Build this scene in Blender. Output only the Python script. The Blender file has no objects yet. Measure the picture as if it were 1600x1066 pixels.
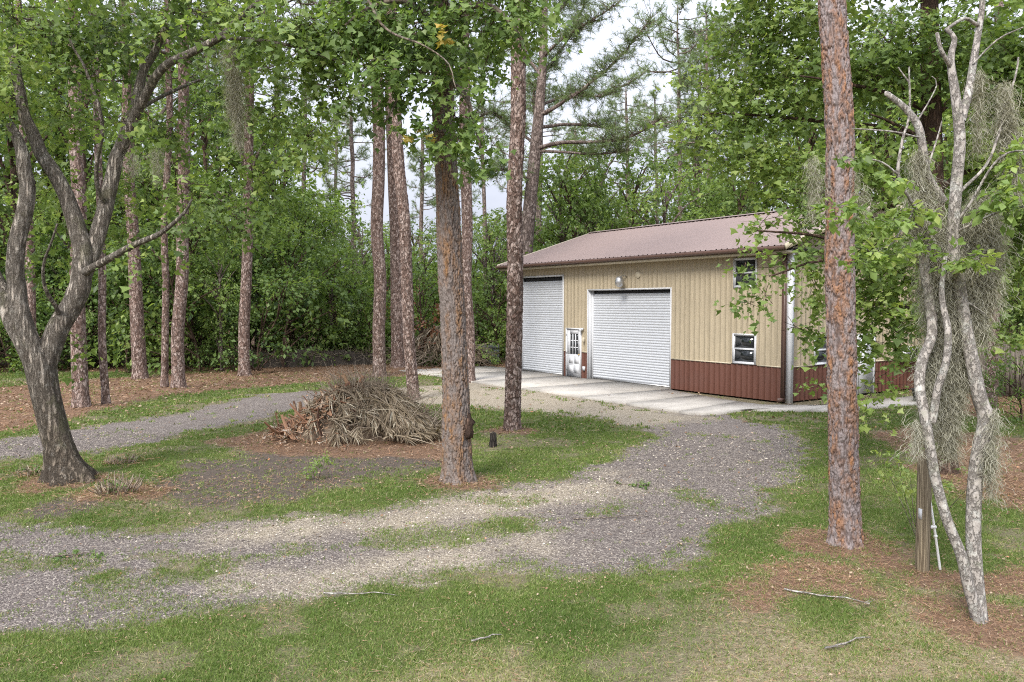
import bpy, math, random
import numpy as np
from mathutils import Vector, Matrix

# ------------------------------------------------------------------ camera, sky, sun
scene = bpy.context.scene
FOC, CAMZ = 1244.0, 3.06                    # focal length in photo pixels (28 mm), camera height
PITCH = math.atan(57 / FOC)
cam_d = bpy.data.cameras.new('camera'); cam = bpy.data.objects.new('camera', cam_d)
scene.collection.objects.link(cam); scene.camera = cam
cam_d.sensor_width = 36; cam_d.lens = 36 * FOC / 1600; cam_d.clip_end = 3000; cam_d.clip_start = 0.05
cam.location = (0, 0, CAMZ); cam.rotation_euler = (math.pi / 2 - PITCH, 0, 0)

SUN_EL, SUN_AZ = math.radians(42), math.radians(205)     # azimuth clockwise from +Y
world = bpy.data.worlds.new('World'); scene.world = world; world.use_nodes = True
wn, wl = world.node_tree.nodes, world.node_tree.links
wn.clear()
w_out = wn.new('ShaderNodeOutputWorld'); w_bg = wn.new('ShaderNodeBackground')
w_sky = wn.new('ShaderNodeTexSky'); w_sky.sky_type = 'NISHITA'; w_sky.sun_disc = False
w_sky.sun_elevation = SUN_EL; w_sky.sun_rotation = SUN_AZ; w_sky.dust_density = 3.0; w_sky.air_density = 1.0
w_hs = wn.new('ShaderNodeHueSaturation'); w_hs.inputs['Saturation'].default_value = 0.22
w_geo = wn.new('ShaderNodeTexCoord')
w_map = wn.new('ShaderNodeMapping'); w_map.inputs['Scale'].default_value = (1.0, 1.0, 3.0)
w_noise = wn.new('ShaderNodeTexNoise'); w_noise.inputs['Scale'].default_value = 2.6
w_noise.inputs['Detail'].default_value = 6; w_noise.inputs['Roughness'].default_value = 0.55
w_ramp = wn.new('ShaderNodeValToRGB')
w_ramp.color_ramp.elements[0].position = 0.3; w_ramp.color_ramp.elements[0].color = (5.0, 5.4, 6.7, 1)
w_ramp.color_ramp.elements[1].position = 0.72; w_ramp.color_ramp.elements[1].color = (7.6, 7.9, 8.8, 1)
w_mix = wn.new('ShaderNodeMix'); w_mix.data_type = 'RGBA'; w_mix.inputs['Factor'].default_value = 0.8
wl.new(w_sky.outputs[0], w_hs.inputs['Color'])
wl.new(w_geo.outputs['Generated'], w_map.inputs['Vector']); wl.new(w_map.outputs[0], w_noise.inputs['Vector'])
wl.new(w_noise.outputs['Fac'], w_ramp.inputs['Fac'])
wl.new(w_hs.outputs[0], w_mix.inputs[6]); wl.new(w_ramp.outputs[0], w_mix.inputs[7])
# an overcast sky is brighter overhead than at the horizon
w_sep = wn.new('ShaderNodeSeparateXYZ'); wl.new(w_geo.outputs['Generated'], w_sep.inputs[0])
w_el = wn.new('ShaderNodeMapRange'); wl.new(w_sep.outputs['Z'], w_el.inputs['Value'])
for _k, _v in (('From Min', 0.0), ('From Max', 1.0), ('To Min', 0.315), ('To Max', 1.16)): w_el.inputs[_k].default_value = _v
w_mul = wn.new('ShaderNodeVectorMath'); w_mul.operation = 'SCALE'; wl.new(w_mix.outputs[2], w_mul.inputs[0]); wl.new(w_el.outputs[0], w_mul.inputs['Scale'])
wl.new(w_mul.outputs[0], w_bg.inputs['Color']); wl.new(w_bg.outputs[0], w_out.inputs['Surface'])
w_bg.inputs['Strength'].default_value = 0.11

sun_d = bpy.data.lights.new('sun', 'SUN'); sun = bpy.data.objects.new('sun', sun_d)
scene.collection.objects.link(sun)
sun_d.energy = 1.5; sun_d.angle = math.radians(18); sun_d.color = (1.0, 0.95, 0.88)
sd = Vector((math.sin(SUN_AZ) * math.cos(SUN_EL), math.cos(SUN_AZ) * math.cos(SUN_EL), math.sin(SUN_EL)))
sun.rotation_euler = sd.to_track_quat('Z', 'Y').to_euler(); sun.location = sd * 60

scene.view_settings.view_transform = 'Standard'; scene.view_settings.look = 'None'
scene.view_settings.exposure = 1.62; scene.view_settings.gamma = 1.0
scene.cycles.use_denoising = False; scene.cycles.use_adaptive_sampling = False; scene.cycles.sample_clamp_indirect = 3.0; scene.cycles.filter_width = 1.1
scene.cycles.max_bounces = 8; scene.cycles.diffuse_bounces = 4; scene.cycles.glossy_bounces = 2
scene.cycles.transmission_bounces = 4; scene.cycles.transparent_max_bounces = 4
scene.render.resolution_x, scene.render.resolution_y = 1024, 682

# ------------------------------------------------------------------ helpers
COL = scene.collection
RNG = np.random.default_rng(7)
cP, sP = math.cos(PITCH), math.sin(PITCH)

def ray(px, py):
    x = (px - 800) / FOC; y = (533 - py) / FOC
    return np.array([x, cP + y * sP, -sP + y * cP])
def gnd(px, py, z=0.0):                       # photo pixel -> point on the ground
    d = ray(px, py); t = (z - CAMZ) / d[2]
    return np.array([0, 0, CAMZ]) + t * d
def at(px, py, Y):                            # photo pixel -> point at depth Y
    d = ray(px, py); t = Y / d[1]
    return np.array([0, 0, CAMZ]) + t * d

def _h(ix, iy, seed):
    n = (ix.astype(np.int64) * 374761393 + iy.astype(np.int64) * 668265263 + seed * 982451653) & 0x7fffffff
    n = ((n ^ (n >> 13)) * 1274126177) & 0x7fffffff
    return ((n ^ (n >> 16)) & 0xffff) / 65535.0
def vnoise(x, y, seed=0):
    x = np.asarray(x, float); y = np.asarray(y, float)
    ix, iy = np.floor(x), np.floor(y); fx, fy = x - ix, y - iy
    fx = fx * fx * (3 - 2 * fx); fy = fy * fy * (3 - 2 * fy)
    a, b = _h(ix, iy, seed), _h(ix + 1, iy, seed); c, d = _h(ix, iy + 1, seed), _h(ix + 1, iy + 1, seed)
    return (a * (1 - fx) + b * fx) * (1 - fy) + (c * (1 - fx) + d * fx) * fy
def fbm(x, y, seed=0, o=4):
    s = 0; a = 0.5; t = 0
    for k in range(o):
        s = s + a * vnoise(x * 2 ** k, y * 2 ** k, seed + k * 17); t += a; a *= 0.5
    return s / t
def sstep(a, b, x):
    t = np.clip((x - a) / (b - a), 0, 1); return t * t * (3 - 2 * t)

def mesh_np(name, V, faces, mat=None, attrs=None, smooth=False, mats=None, midx=None):
    """faces: list of (n,k) int arrays"""
    me = bpy.data.meshes.new(name)
    V = np.asarray(V, np.float32).reshape(-1, 3)
    faces = [np.asarray(f, np.int32) for f in faces if len(f)]
    nl = sum(f.size for f in faces); nf = sum(len(f) for f in faces)
    me.vertices.add(len(V)); me.vertices.foreach_set('co', V.ravel())
    me.loops.add(nl); me.polygons.add(nf)
    me.loops.foreach_set('vertex_index', np.concatenate([f.ravel() for f in faces]))
    st = []; o = 0
    for f in faces:
        st.append(o + np.arange(len(f)) * f.shape[1]); o += f.size
    me.polygons.foreach_set('loop_start', np.concatenate(st).astype(np.int32))
    if smooth: me.polygons.foreach_set('use_smooth', np.ones(nf, bool))
    if midx is not None: me.polygons.foreach_set('material_index', np.asarray(midx, np.int32))
    me.update(calc_edges=True)
    for k, a in (attrs or {}).items():
        at_ = me.attributes.new(k, 'FLOAT', 'POINT'); at_.data.foreach_set('value', np.asarray(a, np.float32))
    for m in (mats or ([mat] if mat else [])): me.materials.append(m)
    return me

def add(name, me, parent=None, loc=None, rotz=None, kind=None, label=None, cat=None, group=None):
    o = bpy.data.objects.new(name, me); COL.objects.link(o)
    if parent is not None: o.parent = parent
    if loc is not None: o.location = loc
    if rotz is not None: o.rotation_euler = (0, 0, rotz)
    if kind: o['kind'] = kind
    if label: o['label'] = label
    if cat: o['category'] = cat
    if group: o['group'] = group
    return o
def thing(name, label, cat, loc=(0, 0, 0), rotz=0.0, group=None):
    return add(name, None, None, loc, rotz, None, label, cat, group)

class MB:
    """collects boxes, tubes and polygons into one mesh"""
    def __init__(s): s.V = []; s.Q = []; s.T = []; s.n = 0
    def raw(s, V, quads=(), tris=()):
        V = np.asarray(V, float).reshape(-1, 3)
        if len(quads): s.Q.append(np.asarray(quads, int) + s.n)
        if len(tris): s.T.append(np.asarray(tris, int) + s.n)
        s.V.append(V); s.n += len(V); return s
    def box(s, x0, y0, z0, x1, y1, z1):
        v = [(x, y, z) for z in (z0, z1) for y in (y0, y1) for x in (x0, x1)]
        return s.raw(v, [(0, 2, 3, 1), (4, 5, 7, 6), (0, 1, 5, 4), (2, 6, 7, 3), (0, 4, 6, 2), (1, 3, 7, 5)])
    def tube(s, pts, rad, n=8, cap=True):
        V, Q, T = tube_np(pts, rad, n, cap); return s.raw(V, Q, T)
    def prism(s, poly, z0, z1):
        n = len(poly)
        v = [(x, y, z0) for x, y in poly] + [(x, y, z1) for x, y in poly]
        q = [(i, (i + 1) % n, n + (i + 1) % n, n + i) for i in range(n)]
        c = np.mean(np.asarray(poly), axis=0)
        v += [(c[0], c[1], z0), (c[0], c[1], z1)]
        t = [(2 * n, (i + 1) % n, i) for i in range(n)] + [(2 * n + 1, n + i, n + (i + 1) % n) for i in range(n)]
        return s.raw(v, q, t)
    def lathe(s, prof, n=20, c=(0, 0, 0)):
        V = []; 
        for r, z in prof:
            for k in range(n):
                a = 2 * math.pi * k / n; V.append((c[0] + r * math.cos(a), c[1] + r * math.sin(a), c[2] + z))
        Q = [(i * n + k, i * n + (k + 1) % n, (i + 1) * n + (k + 1) % n, (i + 1) * n + k) for i in range(len(prof) - 1) for k in range(n)]
        return s.raw(V, Q)
    def mesh(s, name, mat, smooth=False):
        f = []
        if s.Q: f.append(np.concatenate(s.Q))
        if s.T: f.append(np.concatenate(s.T))
        return mesh_np(name, np.concatenate(s.V), f, mat, smooth=smooth)
    def build(s, name, mat, parent=None, smooth=False, **k):
        return add(name, s.mesh(name, mat, smooth), parent, **k)

def tube_np(pts, rad, n=8, cap=True):
    P = np.asarray(pts, float); R = np.broadcast_to(np.asarray(rad, float), (len(P),))
    T = np.gradient(P, axis=0); T /= np.linalg.norm(T, axis=1)[:, None] + 1e-9
    ref = np.array([1.0, 0, 0]) if abs(T[0, 0]) < 0.8 else np.array([0, 1.0, 0])
    N = np.zeros_like(P); v = ref
    for i in range(len(P)):
        v = v - T[i] * (v @ T[i]); v = v / (np.linalg.norm(v) + 1e-9); N[i] = v
    B = np.cross(T, N)
    a = np.linspace(0, 2 * math.pi, n, endpoint=False)
    V = P[:, None, :] + R[:, None, None] * (np.cos(a)[None, :, None] * N[:, None, :] + np.sin(a)[None, :, None] * B[:, None, :])
    m = len(P); i = np.arange(m - 1)[:, None] * n; k = np.arange(n)[None, :]
    Q = np.stack([i + k, i + (k + 1) % n, i + n + (k + 1) % n, i + n + k], -1).reshape(-1, 4)
    V = V.reshape(-1, 3); Tn = []
    if cap:
        V = np.vstack([V, P[-1] + T[-1] * R[-1] * 0.5]); e = (m - 1) * n
        Tn = np.stack([e + np.arange(n), e + (np.arange(n) + 1) % n, np.full(n, m * n)], -1)
    return V, Q, Tn

def spline(pts, step):
    """Catmull-Rom through pts (any columns), resampled about every `step` metres"""
    P = np.asarray(pts, float)
    E = np.vstack([2 * P[0] - P[1], P, 2 * P[-1] - P[-2]]); out = []
    for i in range(len(P) - 1):
        p0, p1, p2, p3 = E[i:i + 4]
        m = max(2, int(np.linalg.norm((p2 - p1)[:3]) / step))
        t = np.linspace(0, 1, m, endpoint=False)[:, None]
        out.append(0.5 * (2 * p1 + (p2 - p0) * t + (2 * p0 - 5 * p1 + 4 * p2 - p3) * t ** 2 + (3 * p1 - p0 - 3 * p2 + p3) * t ** 3))
    out.append(P[-1:]); return np.vstack(out)

# ------------------------------------------------------------------ materials
def mk(name):
    m = bpy.data.materials.new(name); m.use_nodes = True
    nt = m.node_tree; b = nt.nodes['Principled BSDF']
    return m, nt, b
def nd(nt, typ, ins=None, **pr):
    n = nt.nodes.new(typ)
    for k, v in pr.items(): setattr(n, k, v)
    for k, v in (ins or {}).items():
        if isinstance(v, bpy.types.NodeSocket): nt.links.new(v, n.inputs[k])
        else: n.inputs[k].default_value = v
    return n
def mixc(nt, f, a, b, mode='MIX'):
    n = nd(nt, 'ShaderNodeMix', data_type='RGBA', blend_type=mode)
    for k, v in ((0, f), (6, a), (7, b)):
        if isinstance(v, bpy.types.NodeSocket): nt.links.new(v, n.inputs[k])
        else: n.inputs[k].default_value = v if k == 0 else (*v[:3], 1)
    return n.outputs[2]
def mathn(nt, op, a, b=None, clamp=False):
    n = nd(nt, 'ShaderNodeMath', operation=op, use_clamp=clamp)
    for k, v in ((0, a), (1, b)):
        if v is None: continue
        if isinstance(v, bpy.types.NodeSocket): nt.links.new(v, n.inputs[k])
        else: n.inputs[k].default_value = v
    return n.outputs[0]
def ramp(nt, fac, stops):
    n = nd(nt, 'ShaderNodeValToRGB', {'Fac': fac}); e = n.color_ramp.elements
    while len(e) < len(stops): e.new(0.5)
    for i, (p, c) in enumerate(stops): e[i].position = p; e[i].color = (*c[:3], 1) if len(c) >= 3 else (c[0],) * 3 + (1,)
    return n.outputs['Color']
def mrange(nt, v, a, b, c=0.0, d=1.0):
    n = nd(nt, 'ShaderNodeMapRange', {'Value': v, 'From Min': a, 'From Max': b, 'To Min': c, 'To Max': d}); return n.outputs[0]
def noise(nt, vec, scale, detail=3, rough=0.55):
    return nd(nt, 'ShaderNodeTexNoise', {'Vector': vec, 'Scale': scale, 'Detail': detail, 'Roughness': rough}).outputs['Fac']
def attr(nt, name): return nd(nt, 'ShaderNodeAttribute', attribute_name=name).outputs['Fac']
def bump(nt, b, h, dist, strength=1.0):
    n = nd(nt, 'ShaderNodeBump', {'Height': h, 'Distance': dist, 'Strength': strength}); nt.links.new(n.outputs[0], b.inputs['Normal'])
def mapped(nt, scale, out='Object'):
    tc = nd(nt, 'ShaderNodeTexCoord'); return nd(nt, 'ShaderNodeMapping', {'Vector': tc.outputs[out], 'Scale': scale}).outputs[0]

def m_plain(name, c, rough=0.6, var=0.12, scale=6.0, metal=0.0, spec=0.4, bumpd=0.0, dirt=None):
    m, nt, b = mk(name); v = mapped(nt, (1, 1, 1))
    f = noise(nt, v, scale, 5)
    col = mixc(nt, f, tuple(x * (1 - var) for x in c), tuple(min(1, x * (1 + var)) for x in c))
    if dirt:
        f2 = mrange(nt, noise(nt, mapped(nt, (3, 3, 0.6)), 3.0, 6, 0.7), 0.5, 0.8, 0, dirt[1])
        col = mixc(nt, f2, col, dirt[0])
    nt.links.new(col, b.inputs['Base Color']); b.inputs['Roughness'].default_value = rough
    b.inputs['Metallic'].default_value = metal; b.inputs['Specular IOR Level'].default_value = spec
    if bumpd: bump(nt, b, noise(nt, v, scale * 6, 4), bumpd)
    return m

def m_leaf(name, stops, trans=0.48, rough=0.45, spec=0.35):
    m, nt, b = mk(name); ds_ = 0.12 if name.startswith('leaf_') else 0.0; g_ = 1.38 if name.startswith(('leaf_dark', 'leaf_mid', 'leaf_light', 'leaf_pale', 'pine_needle')) else 1.0
    c = ramp(nt, attr(nt, 'tint'), [(p_, tuple((x * (1 - ds_) + ds_ * (0.3 * q_[0] + 0.6 * q_[1] + 0.1 * q_[2])) * g_ for x in q_)) for p_, q_ in stops])
    nt.links.new(c, b.inputs['Base Color']); b.inputs['Roughness'].default_value = rough
    b.inputs['Specular IOR Level'].default_value = spec
    t = nd(nt, 'ShaderNodeBsdfTranslucent', {'Color': mixc(nt, 1.0, c, (1.2, 1.2, 0.65), 'MULTIPLY')})
    mx = nd(nt, 'ShaderNodeMixShader', {0: trans, 1: b.outputs[0], 2: t.outputs[0]})
    nt.links.new(mx.outputs[0], nt.nodes['Material Output'].inputs['Surface'])
    return m

def m_bark(name, plate, mid, crack, sc=(1, 1, 0.3), vs=9.0, bd=0.02, moss=None):
    m, nt, b = mk(name); v = mapped(nt, sc)
    wob = nd(nt, 'ShaderNodeVectorMath', {0: v, 1: nd(nt, 'ShaderNodeTexNoise', {'Vector': v, 'Scale': 4.0, 'Detail': 2}).outputs['Color']}, operation='MULTIPLY_ADD')
    wob.inputs[2].default_value = (0, 0, 0)
    w2 = nd(nt, 'ShaderNodeVectorMath', {0: v}, operation='ADD')
    ns = nd(nt, 'ShaderNodeTexNoise', {'Vector': v, 'Scale': 6.0, 'Detail': 2})
    sc_ = nd(nt, 'ShaderNodeVectorMath', {0: ns.outputs['Color']}, operation='SCALE'); sc_.inputs['Scale'].default_value = 0.12
    nt.links.new(sc_.outputs[0], w2.inputs[1])
    vo = nd(nt, 'ShaderNodeTexVoronoi', {'Vector': w2.outputs[0], 'Scale': vs}, feature='DISTANCE_TO_EDGE')
    vc = nd(nt, 'ShaderNodeTexVoronoi', {'Vector': w2.outputs[0], 'Scale': vs})
    e = mrange(nt, vo.outputs['Distance'], 0.0, 0.16)
    hue = nd(nt, 'ShaderNodeSeparateColor', {0: vc.outputs['Color']}).outputs[0]
    fine = noise(nt, mapped(nt, (1, 1, 0.5)), 45, 4, 0.7)
    f = mathn(nt, 'ADD', mathn(nt, 'MULTIPLY', hue, 0.6), mathn(nt, 'MULTIPLY', fine, 0.5))
    pc = ramp(nt, f, [(0.25, mid), (0.55, tuple((p + q) / 2 for p, q in zip(plate, mid))), (0.8, plate)])
    col = mixc(nt, e, crack, pc)
    if moss:
        g = mrange(nt, noise(nt, mapped(nt, (1, 1, 0.6)), 2.2, 5, 0.65), 0.48, 0.62)
        col = mixc(nt, mathn(nt, 'MULTIPLY', g, 0.75), col, moss)
    nt.links.new(col, b.inputs['Base Color']); b.inputs['Roughness'].default_value = 0.9; b.inputs['Specular IOR Level'].default_value = 0.2
    bump(nt, b, mathn(nt, 'ADD', mathn(nt, 'MULTIPLY', e, 1.0), mathn(nt, 'MULTIPLY', fine, 0.5)), bd)
    return m

def m_furrow(name, light, mid, dark, zs=0.12, scale=9.0, bd=0.03, blotch=None, crackw=0.22, crack=1.0, zmix=None):
    """bark of uneven ridges: cracks follow the folds of a stretched noise; blotches of lichen on top"""
    m, nt, b = mk(name); v = mapped(nt, (1, 1, zs)); v1 = mapped(nt, (1, 1, 0.55))
    n1 = noise(nt, v, scale, 6, 0.62); fold = mathn(nt, 'ABSOLUTE', mathn(nt, 'SUBTRACT', n1, 0.5))
    fine = noise(nt, v1, 55, 5, 0.7); med = noise(nt, v1, 9, 4, 0.65)
    e = mrange(nt, mathn(nt, 'ADD', fold, mathn(nt, 'MULTIPLY', mathn(nt, 'SUBTRACT', fine, 0.5), 0.08)), 0.0, crackw * 0.5)
    tone = mathn(nt, 'ADD', mathn(nt, 'MULTIPLY', med, 0.6), mathn(nt, 'MULTIPLY', fine, 0.5))
    col = ramp(nt, tone, [(0.36, dark), (0.53, mid), (0.7, light)])
    if zmix:
        zz = nd(nt, 'ShaderNodeSeparateXYZ', {0: nd(nt, 'ShaderNodeTexCoord').outputs['Object']}).outputs[2]
        zf = mrange(nt, mathn(nt, 'ADD', zz, mathn(nt, 'MULTIPLY', mathn(nt, 'SUBTRACT', med, 0.5), 2.0)), zmix[0], zmix[1])
        col = mixc(nt, zf, col, ramp(nt, tone, [(0.36, zmix[4]), (0.53, zmix[3]), (0.7, zmix[2])]))
    col = mixc(nt, mathn(nt, 'MULTIPLY', mathn(nt, 'SUBTRACT', 1.0, e), crack), col, tuple(x * 0.32 for x in dark))
    if blotch:
        for k, (c, sc_, lo, amt) in enumerate(blotch):
            g = mrange(nt, mathn(nt, 'ADD', noise(nt, mapped(nt, (1, 1, 0.7 + 0.2 * k)), sc_, 6, 0.68), mathn(nt, 'MULTIPLY', mathn(nt, 'SUBTRACT', fine, 0.5), 0.25)), lo, lo + 0.07, 0, amt)
            col = mixc(nt, g, col, c)
    nt.links.new(col, b.inputs['Base Color']); b.inputs['Roughness'].default_value = 0.92; b.inputs['Specular IOR Level'].default_value = 0.15
    bump(nt, b, mathn(nt, 'ADD', e, mathn(nt, 'MULTIPLY', fine, 0.6)), bd)
    return m
def m_flake(name, light, mid, dark, scale=15.0, bd=0.03):
    """scaly pine bark: small overlapping flakes, each with its own tone, on dark ragged gaps"""
    m, nt, b = mk(name); v = mapped(nt, (1, 1, 0.5))
    ns = nd(nt, 'ShaderNodeTexNoise', {'Vector': v, 'Scale': 9.0, 'Detail': 4})
    w2 = nd(nt, 'ShaderNodeVectorMath', {0: ns.outputs['Color'], 1: (0.22, 0.22, 0.22), 2: v}, operation='MULTIPLY_ADD')
    vo = nd(nt, 'ShaderNodeTexVoronoi', {'Vector': w2.outputs[0], 'Scale': scale}); hue = nd(nt, 'ShaderNodeSeparateColor', {0: vo.outputs['Color']})
    fine = noise(nt, v, 70, 4, 0.75)
    gap = mrange(nt, mathn(nt, 'ADD', vo.outputs['Distance'], mathn(nt, 'MULTIPLY', mathn(nt, 'SUBTRACT', fine, 0.5), 0.5)), 0.42, 0.72)
    t = mathn(nt, 'ADD', mathn(nt, 'MULTIPLY', hue.outputs[0], 0.6), mathn(nt, 'MULTIPLY', fine, 0.45))
    col = ramp(nt, t, [(0.2, dark), (0.5, mid), (0.78, light)])
    col = mixc(nt, mathn(nt, 'MULTIPLY', gap, 0.75), col, tuple(x * 0.4 for x in dark))
    col = mixc(nt, mrange(nt, noise(nt, mapped(nt, (1, 1, 0.3)), 3.0, 4), 0.5, 0.75, 0, 0.6), col, tuple(x * 0.85 for x in mid))
    nt.links.new(col, b.inputs['Base Color']); b.inputs['Roughness'].default_value = 0.92; b.inputs['Specular IOR Level'].default_value = 0.15
    bump(nt, b, mathn(nt, 'ADD', mathn(nt, 'MULTIPLY', gap, -1.0), mathn(nt, 'MULTIPLY', fine, 0.5)), bd)
    return m

def m_bark_attr(name, plate, mid, crack, grey):
    """bark coloured from the modelled plates: crack depth and plate tone stored on the trunk"""
    m, nt, b = mk(name)
    fine = noise(nt, mapped(nt, (1, 1, 0.6)), 60, 4, 0.7)
    med = noise(nt, mapped(nt, (1, 1, 0.7)), 14, 3, 0.6)
    f = mathn(nt, 'ADD', mathn(nt, 'MULTIPLY', attr(nt, 'plate'), 0.75), mathn(nt, 'MULTIPLY', mathn(nt, 'SUBTRACT', med, 0.5), 1.0))
    pc = ramp(nt, f, [(0.15, grey), (0.45, mid), (0.85, plate)])
    pc = mixc(nt, 1.0, pc, ramp(nt, fine, [(0.25, (0.5,) * 3), (0.5, (0.95,) * 3), (0.75, (1.5,) * 3)]), 'MULTIPLY')
    col = mixc(nt, mrange(nt, attr(nt, 'crack'), -0.04, 0.2), crack, pc)
    nt.links.new(col, b.inputs['Base Color']); b.inputs['Roughness'].default_value = 0.9; b.inputs['Specular IOR Level'].default_value = 0.2
    bump(nt, b, fine, 0.012)
    return m

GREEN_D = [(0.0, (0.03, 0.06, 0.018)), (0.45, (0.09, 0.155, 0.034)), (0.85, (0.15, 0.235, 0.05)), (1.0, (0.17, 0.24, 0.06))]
GREEN_M = [(0.0, (0.055, 0.095, 0.022)), (0.45, (0.115, 0.185, 0.038)), (0.85, (0.19, 0.27, 0.056)), (1.0, (0.24, 0.31, 0.07))]
GREEN_L = [(0.0, (0.08, 0.13, 0.028)), (0.45, (0.14, 0.22, 0.046)), (0.85, (0.21, 0.3, 0.07)), (1.0, (0.3, 0.37, 0.1))]
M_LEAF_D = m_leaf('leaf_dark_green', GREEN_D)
M_LEAF_M = m_leaf('leaf_mid_green', GREEN_M)
M_LEAF_L = m_leaf('leaf_light_green', GREEN_L, 0.5)
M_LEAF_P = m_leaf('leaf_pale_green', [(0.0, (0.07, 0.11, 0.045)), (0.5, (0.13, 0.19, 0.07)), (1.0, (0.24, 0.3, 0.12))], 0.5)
M_LEAF_Y = m_leaf('yellow_leaf', [(0.0, (0.3, 0.24, 0.05)), (0.5, (0.42, 0.34, 0.08)), (1.0, (0.5, 0.36, 0.1))], 0.4)
M_LEAF_R = m_leaf('leaf_russet', [(0.0, (0.1, 0.06, 0.03)), (0.5, (0.24, 0.09, 0.045)), (1.0, (0.33, 0.16, 0.07))], 0.3)
M_NEEDLE = m_leaf('pine_needle', [(0.0, (0.07, 0.11, 0.045)), (0.5, (0.13, 0.18, 0.075)), (1.0, (0.22, 0.27, 0.13))], 0.4)
M_DRY = m_leaf('dry_frond', [(0.0, (0.07, 0.052, 0.036)), (0.45, (0.2, 0.155, 0.105)), (0.8, (0.34, 0.28, 0.2)), (1.0, (0.46, 0.42, 0.33))], 0.15, 0.75, 0.2)
M_TWIG = m_leaf('dry_twig', [(0.0, (0.12, 0.085, 0.06)), (0.5, (0.25, 0.2, 0.15)), (1.0, (0.42, 0.36, 0.28))], 0.0, 0.85, 0.15)
M_CHUNK = m_leaf('bark_scrap', [(0.0, (0.1, 0.05, 0.034)), (0.4, (0.24, 0.125, 0.078)), (0.75, (0.36, 0.23, 0.14)), (1.0, (0.46, 0.39, 0.32))], 0.0, 0.8, 0.2)
M_MOSS = m_leaf('spanish_moss', [(0.0, (0.21, 0.2, 0.16)), (0.5, (0.38, 0.37, 0.3)), (1.0, (0.52, 0.51, 0.43))], 0.25, 0.9, 0.1)
M_STRAW = m_leaf('pine_straw', [(0.0, (0.12, 0.07, 0.04)), (0.45, (0.28, 0.155, 0.085)), (0.8, (0.41, 0.265, 0.165)), (1.0, (0.5, 0.41, 0.3))], 0.1, 0.8, 0.2)
M_LITTER = m_leaf('fallen_leaf', [(0.0, (0.1, 0.06, 0.04)), (0.5, (0.24, 0.15, 0.095)), (0.85, (0.42, 0.33, 0.24)), (1.0, (0.42, 0.17, 0.07))], 0.15, 0.7, 0.2)
M_GRASS = m_leaf('lawn_blade', [(0.0, (0.05, 0.09, 0.018)), (0.4, (0.105, 0.17, 0.036)), (0.75, (0.19, 0.26, 0.065)), (0.9, (0.34, 0.33, 0.15)), (1.0, (0.46, 0.4, 0.25))], 0.3, 0.6, 0.25)
M_STONE = m_leaf('loose_stone', [(0.0, (0.09, 0.076, 0.07)), (0.35, (0.185, 0.158, 0.143)), (0.65, (0.34, 0.29, 0.24)), (1.0, (0.66, 0.6, 0.5))], 0.0, 0.85, 0.2)
M_BARK_PINE = m_flake('pine_bark', (0.46, 0.37, 0.33), (0.26, 0.185, 0.155), (0.15, 0.095, 0.075), 17.0, 0.03)
M_BARK_FAR = m_flake('pine_bark_far', (0.34, 0.28, 0.25), (0.22, 0.17, 0.15), (0.14, 0.105, 0.09), 11.0, 0.03)
M_BARK_GREY = m_furrow('grey_bark', (0.38, 0.325, 0.27), (0.25, 0.205, 0.165), (0.15, 0.12, 0.095), 0.35, 7.0, 0.02, [((0.42, 0.39, 0.34), 4.0, 0.56, 0.6), ((0.09, 0.075, 0.06), 5.0, 0.6, 0.6)], 0.16, 0.5)
M_BARK_OAK = m_furrow('rough_oak_bark', (0.3, 0.245, 0.185), (0.19, 0.15, 0.115), (0.11, 0.085, 0.066), 0.13, 11.0, 0.035, [((0.2, 0.19, 0.11), 2.6, 0.57, 0.5)], 0.3, 0.9)
M_BARK_PALE = m_furrow('lichen_bark', (0.46, 0.43, 0.4), (0.36, 0.33, 0.3), (0.26, 0.23, 0.205), 0.6, 16.0, 0.01, [((0.52, 0.52, 0.48), 9.0, 0.55, 0.7), ((0.2, 0.175, 0.15), 20.0, 0.6, 0.5), ((0.33, 0.34, 0.26), 4.0, 0.58, 0.5)], 0.14, 0.5)
M_FORK = m_furrow('forked_tree_bark', (0.32, 0.27, 0.21), (0.22, 0.18, 0.14), (0.12, 0.095, 0.072), 0.17, 13.0, 0.06, [((0.17, 0.165, 0.095), 2.4, 0.56, 0.5), ((0.47, 0.44, 0.39), 6.0, 0.57, 0.5), ((0.07, 0.055, 0.045), 7.0, 0.64, 0.5)], 0.24, 0.75, (0.7, 2.8, (0.6, 0.55, 0.48), (0.45, 0.395, 0.335), (0.27, 0.225, 0.185)))
M_BARK_DARK = m_furrow('dark_brown_bark', (0.23, 0.15, 0.11), (0.15, 0.098, 0.075), (0.09, 0.06, 0.047), 0.2, 10.0, 0.03, None, 0.25, 0.8)
M_PINE_NEAR = m_bark_attr('plated_pine_bark', (0.36, 0.18, 0.085), (0.25, 0.165, 0.13), (0.085, 0.06, 0.053), (0.27, 0.23, 0.225))
M_CENTRAL = m_bark_attr('deep_ridged_bark', (0.27, 0.15, 0.07), (0.21, 0.15, 0.115), (0.06, 0.042, 0.034), (0.2, 0.17, 0.155))

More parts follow.
